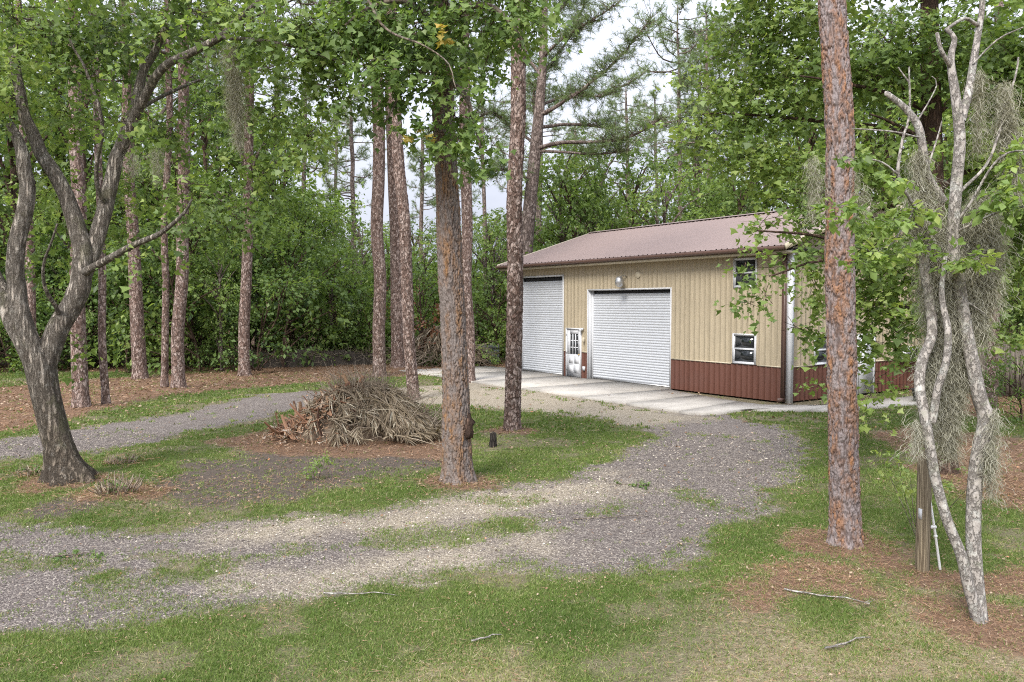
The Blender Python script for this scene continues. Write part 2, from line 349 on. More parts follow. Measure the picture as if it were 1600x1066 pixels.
# ------------------------------------------------------------------ ground regions (traced on the ground plane)
def W(poly): return np.array([gnd(px, py)[:2] for px, py in poly])
def sdist(poly, x, y):
    """signed distance, positive inside"""
    d = np.full(x.shape, 1e9); ins = np.zeros(x.shape, bool); n = len(poly)
    for i in range(n):
        ax, ay = poly[i]; bx, by = poly[(i + 1) % n]; ex, ey = bx - ax, by - ay
        t = np.clip(((x - ax) * ex + (y - ay) * ey) / (ex * ex + ey * ey + 1e-12), 0, 1)
        d = np.minimum(d, np.hypot(x - ax - t * ex, y - ay - t * ey))
        if ay != by:
            c = ((ay > y) != (by > y)) & (x < (bx - ax) * (y - ay) / (by - ay) + ax); ins ^= c
    return np.where(ins, d, -d)
R_DRIVE = W([(-420, 1080), (0, 995), (100, 990), (300, 948), (500, 928), (620, 917), (700, 893), (760, 888), (900, 893), (1045, 888), (1085, 855), (1130, 825),
             (1190, 785), (1240, 745), (1262, 705), (1240, 672), (1160, 655), (1130, 645), (1000, 628), (850, 606), (740, 592), (690, 602), (600, 608), (480, 611), (400, 617), (300, 640),
             (150, 666), (0, 692), (-420, 760)])
R_ISLAND = W([(-420, 800), (0, 722), (200, 697), (400, 655), (470, 640), (690, 631), (760, 638), (850, 645), (950, 658), (1010, 670), (1018, 688), (990, 705), (900, 738),
              (800, 757), (700, 777), (560, 800), (350, 817), (150, 834), (0, 814), (-420, 870)])
R_STRIP = W([(-150, 885), (200, 862), (330, 862), (480, 852), (620, 832), (760, 815), (890, 800), (1000, 785), (1080, 772), (1090, 782), (1000, 800), (880, 822), (740, 850), (560, 868), (420, 876), (250, 884), (100, 892), (-150, 906)])
R_PALE = [W([(300, 838), (480, 812), (640, 793), (760, 768), (870, 750), (970, 742), (990, 765), (860, 792), (760, 814), (600, 830), (450, 847), (320, 856)]),
          W([(400, 898), (560, 870), (740, 846), (850, 826), (870, 850), (760, 882), (620, 914), (480, 922)]),
          W([(735, 592), (860, 612), (1000, 634), (1100, 652), (1040, 668), (960, 664), (900, 652), (760, 642), (640, 634), (540, 626), (640, 608)])]
R_SOIL = [W([(215, 768), (300, 726), (400, 700), (520, 692), (690, 690), (702, 720), (610, 742), (520, 765), (440, 792), (330, 798), (250, 792)]), W([(140, 800), (40, 812), (60, 780), (180, 778)])]
R_STRAW = [W([(-420, 670), (0, 606), (200, 590), (540, 570), (600, 572), (780, 557), (800, 578), (735, 583), (560, 592), (380, 608), (250, 622), (140, 648), (0, 676), (-420, 745)]),
           W([(1340, 676), (1440, 670), (1600, 686), (1750, 690), (1750, 850), (1600, 800), (1520, 778), (1450, 722)]),
           W([(1345, 858), (1420, 876), (1500, 888), (1600, 884), (1700, 890), (1700, 930), (1540, 918), (1440, 908), (1360, 888)]),
           W([(1390, 604), (1500, 608), (1750, 606), (1750, 646), (1560, 650), (1470, 640)]),
           W([(330, 692), (420, 676), (700, 676), (705, 716), (520, 716), (400, 708)]),
           W([(1145, 932), (1190, 897), (1260, 880), (1325, 892), (1370, 930), (1295, 958), (1195, 960)])]
R_DRY = [W([(1000, 1110), (1120, 1035), (1300, 1010), (1460, 950), (1600, 940), (1800, 960), (1800, 1120)]), W([(500, 1090), (700, 1010), (900, 1040), (900, 1120)])]
TREE_SPOTS = [gnd(715, 755), gnd(1322, 855), gnd(95, 755), gnd(1525, 972), gnd(1475, 738), gnd(800, 672), gnd(127, 640), gnd(165, 635), gnd(180, 775), gnd(1548, 648)]

MOUNDS = [(*gnd(1250, 930)[:2], 1.0, 0.17), (*gnd(555, 690)[:2], 1.5, 0.14), (*gnd(715, 752)[:2], 0.8, 0.06), (*gnd(95, 752)[:2], 1.0, 0.07), (*gnd(1322, 850)[:2], 0.7, 0.05),
          (*gnd(182, 782)[:2], 0.45, 0.1), (*gnd(280, 612)[:2], 1.6, 0.12), (*gnd(127, 640)[:2], 1.0, 0.08)]
def gz(x, y):
    x = np.asarray(x, float); y = np.asarray(y, float)
    z = 0.05 * (fbm(x * 0.35, y * 0.35, 5, 3) - 0.5) + 0.02 * (vnoise(x * 2.1, y * 2.1, 9) - 0.5)
    z = z * sstep(60, 45, np.abs(y)) * sstep(45, 35, np.abs(x))
    far = sdist(APRON, x, y); z = z * sstep(0.2, 1.2, -far) - 0.03 * sstep(-1.0, -0.1, far)
    for mx, my, r, h in MOUNDS: z = z + h * np.exp(-((x - mx) ** 2 + (y - my) ** 2) / (r * r))
    return z

def masks(x, y):
    n1 = fbm(x * 1.3, y * 1.3, 21, 4) - 0.5; n2 = fbm(x * 0.45, y * 0.45, 31, 3) - 0.5; n3 = fbm(x * 4.0, y * 4.0, 41, 3) - 0.5
    wob = 0.9 * n1 + 0.5 * n3
    dr = np.minimum(sdist(R_DRIVE, x, y), -sdist(R_ISLAND, x, y))
    grav = sstep(-0.55, 0.5, dr + 1.1 * wob)
    strip = sstep(-0.3, 0.25, sdist(R_STRIP, x, y) + 1.3 * wob + 0.3 * n2)
    grav = grav * (1 - 0.52 * strip * sstep(0.36, 0.62, 0.5 + n1 + 0.6 * n3 + 0.1 * sstep(-7, -2, x)))
    grav = np.clip(grav * (1 - 0.4 * sstep(0.15, 0.32, n1 + 0.5 * n2)), 0, 1)
    pale = np.max([sstep(-0.9, 0.9, sdist(p, x, y) + 1.5 * wob) for p in R_PALE], axis=0)
    soil = np.max([sstep(-0.5, 0.5, sdist(p, x, y) + 1.4 * wob) for p in R_SOIL], axis=0)
    straw = np.max([sstep(-0.4, 0.4, sdist(p, x, y) + 1.0 * wob) for p in R_STRAW], axis=0)
    for p in TREE_SPOTS:
        straw = np.maximum(straw, 0.85 * sstep(0.95, 0.45, np.hypot(x - p[0], y - p[1]) + 0.8 * n1 + 0.4 * n3))
    straw = np.maximum(straw, sstep(34.5, 37, y + 2 * n1 + (x + 6) * 0.03))
    dry = np.max([sstep(-0.9, 0.9, sdist(p, x, y) + 2.0 * n1) for p in R_DRY], axis=0)
    patch = np.maximum(sstep(0.05, 0.17, fbm(x * 0.9 + 7, y * 0.9, 61, 4) - 0.5), 0.85 * sstep(0.08, 0.18, fbm(x * 2.6 + 3, y * 2.6, 67, 4) - 0.5))               # thin worn patches in the lawn
    grass = (1 - grav) * (1 - 0.85 * soil) * (1 - 0.9 * straw) * (1 - 0.62 * patch) * (1 - 0.3 * dry)
    inside = sdist(APRON, x, y)
    grass = grass * (inside < 0)
    return dict(grav=grav, pale=pale, soil=soil, straw=straw, dry=dry, grass=np.clip(grass, 0, 1))

# building frame: origin at the left jamb of the tall door, x along the front wall, y into the building
B_O = gnd(811, 580)[:2]; B_C = gnd(1226, 630)[:2]
B_U = (B_C - B_O) / np.linalg.norm(B_C - B_O); B_V = np.array([-B_U[1], B_U[0]])
B_ROT = math.atan2(B_U[1], B_U[0])
def b2w(x, y): return B_O + B_U * x + B_V * y
def w2b(p): q = np.asarray(p)[:2] - B_O; return float(q @ B_U), float(q @ B_V)
BL, BR_, BD = -0.62, 14.43, 10.1             # left end, right end, depth of the building
PAD_PX = [(735, 597), (850, 612.5), (980, 632), (1085, 648), (1132, 646.5), (1160, 641), (1290, 643), (1440, 632)]
PADL = [w2b(gnd(*p)) for p in PAD_PX]
APRON = np.array([b2w(*p) for p in ([(-3.2, 0.2), (PADL[0][0] - 0.2, PADL[0][1])] + PADL[1:] + [(BR_ + 6.6, 5.2), (BR_ + 0.1, 4.0), (BR_ + 0.1, 10), (BL, 10), (BL, 0.2)])])

def ground_mat():
    m, nt, b = mk('yard_ground')
    pos = nd(nt, 'ShaderNodeNewGeometry').outputs['Position']
    f1 = noise(nt, pos, 3.0, 5, 0.65); f2 = noise(nt, pos, 22.0, 4, 0.7); f3 = noise(nt, pos, 120.0, 2, 0.6)
    jit = mathn(nt, 'ADD', mathn(nt, 'MULTIPLY', mathn(nt, 'SUBTRACT', f2, 0.5), 1.1), mathn(nt, 'MULTIPLY', mathn(nt, 'SUBTRACT', f3, 0.5), 0.9))
    def msk(name, k=1.0, w=0.12):
        return mrange(nt, mathn(nt, 'ADD', attr(nt, name), mathn(nt, 'MULTIPLY', jit, k)), 0.5 - w, 0.5 + w)
    vo = nd(nt, 'ShaderNodeTexVoronoi', {'Vector': pos, 'Scale': 55.0}); pv = nd(nt, 'ShaderNodeSeparateColor', {0: vo.outputs['Color']}).outputs[0]
    vo2 = nd(nt, 'ShaderNodeTexVoronoi', {'Vector': pos, 'Scale': 16.0}); pv2 = nd(nt, 'ShaderNodeSeparateColor', {0: vo2.outputs['Color']}).outputs[0]
    grav = ramp(nt, pv, [(0.0, (0.1, 0.083, 0.077)), (0.55, (0.19, 0.162, 0.149)), (0.85, (0.31, 0.268, 0.236)), (0.97, (0.52, 0.47, 0.4))])
    grav = mixc(nt, mrange(nt, f1, 0.4, 0.65, 0, 0.5), grav, (0.16, 0.135, 0.122))
    pale = ramp(nt, pv, [(0.0, (0.22, 0.182, 0.132)), (0.5, (0.37, 0.315, 0.235)), (1.0, (0.55, 0.485, 0.38))])
    soil = ramp(nt, f2, [(0.3, (0.085, 0.068, 0.058)), (0.6, (0.15, 0.122, 0.1)), (0.8, (0.25, 0.205, 0.16))])
    thatch = ramp(nt, f2, [(0.3, (0.06, 0.08, 0.024)), (0.55, (0.115, 0.14, 0.042)), (0.8, (0.21, 0.195, 0.09))])
    worn = ramp(nt, f2, [(0.3, (0.12, 0.105, 0.06)), (0.55, (0.22, 0.19, 0.12)), (0.75, (0.36, 0.31, 0.23))])
    st = ramp(nt, noise(nt, nd(nt, 'ShaderNodeMapping', {'Vector': pos, 'Scale': (1.0, 2.5, 1.0)}).outputs[0], 26, 5, 0.75),
              [(0.25, (0.1, 0.065, 0.045)), (0.5, (0.21, 0.13, 0.085)), (0.7, (0.33, 0.225, 0.15)), (0.85, (0.42, 0.33, 0.25))])
    dryc = ramp(nt, f2, [(0.3, (0.2, 0.155, 0.09)), (0.6, (0.36, 0.3, 0.19)), (0.8, (0.5, 0.44, 0.32))])
    col = mixc(nt, msk('grass', 0.8, 0.2), worn, thatch)
    col = mixc(nt, mathn(nt, 'MULTIPLY', msk('dry', 1.0, 0.2), 0.75), col, dryc)
    col = mixc(nt, msk('soil', 0.8, 0.25), col, soil)
    col = mixc(nt, msk('grav', 0.9), col, mixc(nt, msk('pale', 1.1, 0.4), grav, pale))
    col = mixc(nt, msk('straw', 1.0, 0.15), col, st)
    nt.links.new(col, b.inputs['Base Color']); b.inputs['Roughness'].default_value = 0.95; b.inputs['Specular IOR Level'].default_value = 0.15
    bump(nt, b, mathn(nt, 'ADD', mathn(nt, 'ADD', f2, mathn(nt, 'MULTIPLY', f3, 0.5)), mathn(nt, 'MULTIPLY', vo.outputs['Distance'], -0.6)), 0.03)
    return m
M_GROUND = ground_mat()
def build_ground():
    st = 0.14
    xs = np.arange(-27, 29.01, st); ys = np.arange(1.5, 47.01, st)
    X, Y = np.meshgrid(xs, ys); nx, ny = len(xs), len(ys)
    x, y = X.ravel(), Y.ravel(); mk_ = masks(x, y); z = gz(x, y)
    edge = np.minimum.reduce([x - xs[0], xs[-1] - x, y - ys[0], ys[-1] - y]); z = z * sstep(0, 1.5, edge)
    V = np.stack([x, y, z], 1)
    i = np.arange(ny - 1)[:, None] * nx; k = np.arange(nx - 1)[None]
    Q = np.stack([i + k, i + k + 1, i + nx + k + 1, i + nx + k], -1).reshape(-1, 4)
    gm = mk_['grav'][Q].mean(1) > 0.45
    for name, sel, lab in (('gravel_driveway', gm, 'looping gravel driveway of grey stone with cream limerock patches'), ('ground', ~gm, None)):
        q = Q[sel]; u, inv = np.unique(q, return_inverse=True); inv = inv.reshape(q.shape)
        VV = V[u]; FF = [inv]; at_ = {k_: a[u] for k_, a in mk_.items()}
        if name == 'ground':              # outer skirt out to the horizon
            n0 = len(VV); x0, x1, y0, y1 = xs[0], xs[-1], ys[0], ys[-1]; G = 1500
            ext = [(x0, y0), (x1, y0), (x1, y1), (x0, y1), (-G, -G), (G, -G), (G, G), (-G, G)]
            VV = np.vstack([VV, [(a, b, -0.002) for a, b in ext]])
            FF.append(np.array([(0, 4, 5, 1), (1, 5, 6, 2), (2, 6, 7, 3), (3, 7, 4, 0)]) + n0)
            for k_ in at_: at_[k_] = np.concatenate([at_[k_], np.full(8, 0.9 if k_ == 'straw' else 0.0)])
        o = add(name, mesh_np(name, VV, FF, M_GROUND, at_, smooth=True), kind='structure')
        if lab: o['label'] = lab
build_ground()

def tri_strips(P, D, N, L, Wd, bend=0.3):
    """flat pointed blades: base P, direction D, side N x D; returns V (n,3,3)"""
    S = np.cross(D, N); S /= np.linalg.norm(S, axis=1)[:, None] + 1e-9
    w = (Wd * 0.5)[:, None]
    return np.stack([P - S * w, P + S * w, P + D * L[:, None]], 1)
def stuff(name, V3, tint, mat, label, cat, parent=None):
    n = len(V3); k = V3.shape[1]
    F = np.arange(n * k).reshape(n, k)
    return add(name, mesh_np(name, V3.reshape(-1, 3), [F], mat, {'tint': np.repeat(tint, k)}), parent, kind='stuff', label=label, cat=cat)
def unit(a): return a / (np.linalg.norm(a, axis=-1, keepdims=True) + 1e-9)
def rand_dir(n, rng=RNG): return unit(rng.normal(size=(n, 3)))

def build_grass():
    out = []; tn = []
    for (y0, y1, dens, ln, wd) in ((5.0, 9.0, 8200, 0.04, 0.0075), (9.0, 13.0, 4600, 0.046, 0.0095), (13.0, 19.0, 1600, 0.052, 0.015), (19.0, 36.0, 330, 0.08, 0.032)):
        hw = 0.8 * y1 + 0.5; area = 2 * hw * (y1 - y0); n = int(area * dens)
        # clumped: tufts of blades
        nt_ = n // 6; cx = RNG.uniform(-hw, hw, nt_); cy = RNG.uniform(y0, y1, nt_)
        ok = np.abs(cx) < 0.76 * cy + 0.6; cx, cy = cx[ok], cy[ok]
        m = masks(cx, cy); g = m['grass'] * (0.35 + 1.1 * fbm(cx * 2.3, cy * 2.3, 71, 3))
        keep = RNG.random(len(cx)) < g + 0.015 * (1 - m['straw'])
        cx, cy, dry, gg = cx[keep], cy[keep], m['dry'][keep], m['grass'][keep]
        k = 6; cx = np.repeat(cx, k) + RNG.normal(0, 0.02 + wd, len(cx) * k); cy = np.repeat(cy, k) + RNG.normal(0, 0.02 + wd, len(cy) * k)
        dry = np.repeat(dry, k); gg = np.repeat(gg, k); N = len(cx)
        base = np.stack([cx, cy, gz(cx, cy) - 0.004], 1)
        D = unit(np.stack([RNG.normal(0, 0.55, N), RNG.normal(0, 0.55, N), np.full(N, 0.75)], 1))
        V = tri_strips(base, D, rand_dir(N), ln * RNG.uniform(0.5, 1.35, N), wd * RNG.uniform(0.7, 1.3, N))
        t = 0.26 + 0.55 * fbm(cx * 0.8, cy * 0.8, 81, 3) + RNG.normal(0, 0.14, N) + 0.12 * dry + 0.06 * (1 - gg)
        t = np.where(RNG.random(N) < 0.07 + 0.25 * dry + 0.1 * (1 - gg), RNG.uniform(0.85, 1.0, N), np.clip(t, 0, 0.85))
        out.append(V); tn.append(t)
    stuff('lawn_grass', np.concatenate(out), np.concatenate(tn), M_GRASS, 'short patchy green lawn grass around the gravel driveway', 'grass')
build_grass()

def scatter(n, y0, y1, wfun, hw=0.76):
    y = np.sqrt(RNG.uniform(y0 * y0, y1 * y1, n)); x = RNG.uniform(-1, 1, n) * (hw * y + 0.5)
    k = RNG.random(n) < wfun(masks(x, y), x, y); return x[k], y[k]
def build_stones():
    x, y = scatter(150000, 5.5, 19, lambda m, x, y: np.clip(m['grav'], 0.0, 1) ** 1.5 * np.clip(11.0 / y, 0.3, 1) ** 1.0)
    n = len(x); m = masks(x, y); r = RNG.gamma(2.4, 0.0026, n) + 0.0035; r = np.minimum(r, 0.028) * np.clip(y / 11, 0.8, 1.5)
    c = np.stack([x, y, gz(x, y) + r * 0.25], 1)
    o = np.array([(1, 0, 0), (-.5, .87, 0), (-.5, -.87, 0), (0.1, 0.1, .9)], float)
    a = RNG.uniform(0, 6.28, n); ca, sa = np.cos(a), np.sin(a)
    sx = RNG.uniform(0.7, 1.3, n); sz = RNG.uniform(0.5, 1.0, n)
    ox = o[None, :, 0] * sx[:, None]; oy = o[None, :, 1] + np.zeros((n, 1)); oz = o[None, :, 2] * sz[:, None]
    V = c[:, None, :] + r[:, None, None] * np.stack([ox * ca[:, None] - oy * sa[:, None], ox * sa[:, None] + oy * ca[:, None], oz], -1)
    F = (np.arange(n)[:, None, None] * 4 + np.array([(0, 1, 3), (1, 2, 3), (2, 0, 3)])[None]).reshape(-1, 3)
    t = np.clip(RNG.beta(1.0, 2.4, n) + 0.38 * m['pale'] * (RNG.random(n) < 0.8), 0, 1)
    add('loose_gravel', mesh_np('loose_gravel', V.reshape(-1, 3), [F], M_STONE, {'tint': np.repeat(t, 4)}), kind='stuff', label='loose grey and cream stones lying on the driveway', cat='gravel')
build_stones()
def build_litter():
    VV, TT = [], []
    for y0, y1, n in ((5.0, 9, 60000), (9, 14, 70000), (14, 24, 70000), (24, 42, 90000)):
        x, y = scatter(n, y0, y1, lambda m, x, y: 0.9 * m['straw'] + 0.3 * m['dry'] + 0.05 * (1 - m['grav']) + 0.25 * (m['soil'] + 0.5 * (1 - m['grass']) * (1 - m['grav'])) * 0.35 + 0.01)
        n = len(x); sc = np.clip(y / 12, 0.55, 2.4); st = masks(x, y)['straw']
        a = RNG.uniform(0, 6.28, n); D = unit(np.stack([np.cos(a), np.sin(a), RNG.normal(0.08, 0.16, n)], 1))
        P = np.stack([x, y, gz(x, y) + 0.008 + 0.025 * RNG.random(n)], 1)
        VV.append(tri_strips(P, D, unit(np.array([0, 0, 1.0]) + 0.4 * rand_dir(n)), RNG.uniform(0.06, 0.18, n) * np.clip(sc, 0.7, 1.4), 0.0055 * sc * RNG.uniform(0.7, 1.5, n)))
        TT.append(np.clip(RNG.beta(2, 2, n) + 0.12 * (1 - st), 0, 1))
    stuff('pine_straw', np.concatenate(VV), np.concatenate(TT), M_STRAW, 'scattered orange brown pine straw under the trees', 'pine straw')
    VV, TT = [], []
    for y0, y1, n in ((5.0, 9, 16000), (9, 14, 22000), (14, 24, 30000), (24, 40, 60000)):
        x, y = scatter(n, y0, y1, lambda m, x, y: 0.35 * m['straw'] + 0.12 * m['dry'] + 0.03 + 0.22 * (1 - m['grav']) * (fbm(x * 1.7, y * 1.7, 93, 3) > 0.57) + 0.15 * m['soil'])
        n = len(x); sc = np.clip(y / 13, 0.6, 2.0)
        a = RNG.uniform(0, 6.28, n); D = unit(np.stack([np.cos(a), np.sin(a), RNG.normal(0.1, 0.25, n)], 1))
        N = unit(np.array([0, 0, 1.0]) + 0.7 * rand_dir(n)); S = unit(np.cross(D, N)); L = (RNG.uniform(0.02, 0.06, n) * sc)[:, None]; wd = L * RNG.uniform(0.2, 0.42, n)[:, None]
        P = np.stack([x, y, gz(x, y) + 0.015 + 0.03 * RNG.random(n)], 1)
        VV.append(np.stack([P, P + D * L * 0.5 + S * wd, P + D * L, P + D * L * 0.5 - S * wd + N * L * 0.15], 1)); TT.append(RNG.beta(2, 2, n))
    stuff('leaf_litter', np.concatenate(VV), np.concatenate(TT), M_LITTER, 'dry fallen brown leaves strewn over lawn and pine straw', 'leaf litter')
build_litter()

# concrete apron and walkway: separate slabs with open joints
M_CONC = None
def conc_mat():
    m, nt, b = mk('stained_concrete'); pos = nd(nt, 'ShaderNodeNewGeometry').outputs['Position']
    f1 = noise(nt, pos, 0.9, 6, 0.65); f2 = noise(nt, pos, 30, 4, 0.7)
    c = mixc(nt, mrange(nt, f1, 0.45, 0.72), (0.44, 0.41, 0.365), (0.28, 0.258, 0.228))
    c = mixc(nt, mrange(nt, noise(nt, pos, 2.6, 5, 0.7), 0.6, 0.75, 0, 0.55), c, (0.22, 0.2, 0.175))
    c = mixc(nt, 1.0, c, ramp(nt, f2, [(0.25, (0.86,) * 3), (0.75, (1.1,) * 3)]), 'MULTIPLY')
    nt.links.new(c, b.inputs['Base Color']); b.inputs['Roughness'].default_value = 0.85; bump(nt, b, f2, 0.004)
    return m
M_CONC = conc_mat()
def yline(pts, x):
    xs = [p[0] for p in pts]; ys = [p[1] for p in pts]; return float(np.interp(x, xs, ys))
apron = add('concrete_apron', None, None, (*B_O, 0), B_ROT, 'structure', 'pale stained concrete apron in front of the roll up doors')
front = [(PADL[0][0] - 0.2, PADL[0][1])] + PADL[1:]
cuts = [-3.2, 0.0, 3.25, 6.4, 9.62]
for a_, b_ in zip(cuts[:-1], cuts[1:]):
    xs_ = [a_ + 0.008] + [p[0] for p in front if a_ < p[0] < b_] + [b_ - 0.008]
    MB().prism([(x, yline(front, x)) for x in xs_] + [(b_ - 0.008, 0.32), (a_ + 0.008, 0.32)], -0.1, 0.035).build('slab', M_CONC, apron)
back = [w2b(gnd(*p)) for p in [(1048, 613), (1120, 624), (1190, 634), (1290, 634.5), (1440, 619)]]
walk = add('concrete_walkway', None, None, (*B_O, 0), B_ROT, 'structure', 'narrow pale concrete walkway curving round the building corner')
fp = front[2:]; def_n = 5
def lerp_poly(P, t):
    P = np.asarray(P, float); d = np.r_[0, np.cumsum(np.hypot(*np.diff(P, axis=0).T))]; d /= d[-1]
    return np.array([np.interp(t, d, P[:, 0]), np.interp(t, d, P[:, 1])])
fpl = [(9.63, yline(front, 9.63))] + [p for p in front if p[0] > 9.63]
bkl = [(9.63, -0.25)] + [tuple(p) for p in back[1:]]
tt = np.linspace(0, 1, 7)
for t0, t1 in zip(tt[:-1], tt[1:]):
    ts = np.linspace(t0 + 0.002, t1 - 0.002, 5)
    MB().prism([tuple(lerp_poly(fpl, t)) for t in ts] + [tuple(lerp_poly(bkl, t)) for t in ts[::-1]], -0.1, 0.036).build('slab', M_CONC, walk)

# ------------------------------------------------------------------ metal workshop building
def m_panel(name, c, rough=0.42):
    m, nt, b = mk(name); v = mapped(nt, (1, 1, 1))
    streak = noise(nt, mapped(nt, (6, 6, 0.35)), 4.0, 5, 0.65); blot = noise(nt, v, 1.2, 5, 0.6)
    col = mixc(nt, mrange(nt, streak, 0.35, 0.7), tuple(x * 0.86 for x in c), tuple(min(1, x * 1.08) for x in c))
    col = mixc(nt, mrange(nt, blot, 0.5, 0.75, 0, 0.35), col, tuple(x * 0.72 + 0.02 for x in c))
    nt.links.new(col, b.inputs['Base Color']); b.inputs['Roughness'].default_value = rough; b.inputs['Specular IOR Level'].default_value = 0.45
    return m
M_TAN = m_panel('tan_steel', (0.4, 0.337, 0.235), 0.5); M_BROWN = m_panel('brown_steel', (0.125, 0.052, 0.036), 0.45)
M_ROOF = m_panel('weathered_red_brown_roof', (0.24, 0.178, 0.158), 0.6); M_TRIMB = m_panel('brown_trim', (0.12, 0.07, 0.055), 0.4)
M_CREAM = m_panel('cream_trim', (0.52, 0.46, 0.34), 0.5)
M_WHITE = m_plain('white_paint', (0.58, 0.59, 0.61), 0.45, 0.06, 3, dirt=((0.5, 0.48, 0.44), 0.07))
M_SLAT = m_plain('white_roll_steel', (0.5, 0.52, 0.55), 0.4, 0.05, 2, dirt=((0.46, 0.46, 0.44), 0.12))
M_STEEL = m_plain('galvanised_steel', (0.5, 0.5, 0.5), 0.35, 0.1, 5, metal=0.8)
M_BLACK = m_plain('plain_black', (0.02, 0.02, 0.022), 0.6, 0.2)
M_DARKIN = m_plain('dark_interior', (0.03, 0.03, 0.032), 0.9, 0.2)
M_BRASS = m_plain('brass', (0.45, 0.33, 0.15), 0.3, 0.1, metal=0.9)
def glass_mat():
    m, nt, b = mk('window_glass'); b.inputs['Base Color'].default_value = (0.012, 0.015, 0.017, 1); b.inputs['Roughness'].default_value = 0.04
    b.inputs['Specular IOR Level'].default_value = 0.6
    return m
M_GLASS = glass_mat()
bld = thing('metal_workshop', 'tan metal workshop building with brown wainscot, two white roll up doors and red-brown roof', 'building', (*B_O, 0.0), B_ROT)
RIB = 0.2286
def rib_profile(a, b):
    """points (s, out) of a ribbed sheet between a and b; ribs stand at multiples of RIB"""
    pts = [(a, 0.0)]
    k = math.floor(a / RIB) - 1
    while k * RIB < b + RIB:
        c = k * RIB
        for ds, h in ((-0.036, 0), (-0.017, 0.032), (0.017, 0.032), (0.036, 0)):
            if a < c + ds < b: pts.append((c + ds, h))
        k += 1
    pts.append((b, 0.0))
    if len(pts) > 2 and pts[1][1] > 0: pts[0] = (a, 0.032)
    if len(pts) > 2 and pts[-2][1] > 0: pts[-1] = (b, 0.032)
    return pts
def sheet_pieces(a, b, z0, ztop, openings):
    """cut the sheet [a,b] x [z0,ztop] round the openings"""
    xs = sorted({a, b} | {x for o in openings for x in (o[0], o[1]) if a < x < b})
    for xa, xb in zip(xs[:-1], xs[1:]):
        mid = (xa + xb) / 2; zs = [(z0, None)]
        for o in sorted([o for o in openings if o[0] <= mid <= o[1]], key=lambda o: o[2]):
            lo, hi = zs.pop()
            if o[2] > lo + 1e-3 and (True): zs.append((lo, o[2]))
            zs.append((max(lo, o[3]), hi))
        for lo, hi in zs: yield xa, xb, lo, hi
def siding(name, mat, fmap, a, b, z0, ztopf, openings):
    """ribbed wall sheets 0.914 m wide, one object each; fmap(s, out, z) -> local point"""
    s = a
    while s < b - 1e-3:
        e = min(s + 0.9144, b); mb = MB(); any_ = False
        for xa, xb, lo, hi in sheet_pieces(s, e - 0.002, z0, None, openings):
            P = rib_profile(xa, xb); n = len(P)
            top = [min(ztopf(q[0]), hi) if hi is not None else ztopf(q[0]) for q in P]
            if max(top) <= lo + 0.01: continue
            Vv = [fmap(q[0], q[1], lo) for q in P] + [fmap(q[0], q[1], max(t, lo + 0.001)) for q, t in zip(P, top)]
            mb.raw(Vv, [(i, i + 1, n + i + 1, n + i) for i in range(n - 1)]); any_ = True
        if any_: mb.build(name, mat, bld)
        s = e
OPEN_F = [(0.0, 3.28, 0.0, 4.27), (3.52, 4.5, 0.0, 2.06), (4.97, 9.55, 0.0, 3.62), (12.39, 13.33, 3.61, 4.58), (12.39, 13.33, 1.12, 2.11)]
OPEN_S = [(1.42, 2.36, 1.12, 2.09), (3.82, 4.84, 0.0, 2.06)]
WH = 4.72; WZ = 1.1
fF = lambda s, o, z: (s, -o, z)
fS = lambda s, o, z: (BR_ + o, s, z)
gable = lambda s: WH + 0.315 * (min(s, BD - s) + 0.0) + 0.02
siding('siding_panel', M_TAN, fF, BL, BR_, WZ + 0.02, lambda s: WH, OPEN_F)
siding('wainscot_panel', M_BROWN, fF, BL, BR_, 0.03, lambda s: WZ, OPEN_F)
siding('siding_panel', M_TAN, fS, 0, BD, WZ + 0.02, gable, OPEN_S)
siding('wainscot_panel', M_BROWN, fS, 0, BD, 0.03, lambda s: WZ, OPEN_S)
siding('siding_panel', M_TAN, lambda s, o, z: (BL - o, s, z), 0, BD, 0.03, gable, [])
siding('siding_panel', M_TAN, lambda s, o, z: (s, BD + o, z), BL, BR_, 0.03, lambda s: WH, [])
def strips(name, mat, segs, z0, z1, outer=0.04):
    for a, b in segs: MB().box(a, -outer, z0, b, -0.001, z1).build(name, mat, bld)
strips('wainscot_trim', M_CREAM, [(BL, -0.06), (3.34, 3.46), (4.56, 4.91), (9.61, 12.33), (13.39, BR_ - 0.05)], WZ - 0.005, WZ + 0.03)
for a, b in ((0.0, 1.36), (2.42, 3.76), (4.9, BD)):
    MB().box(BR_ + 0.001, a + 0.02, WZ - 0.005, BR_ + 0.04, b, WZ + 0.03).build('wainscot_trim', M_CREAM, bld)
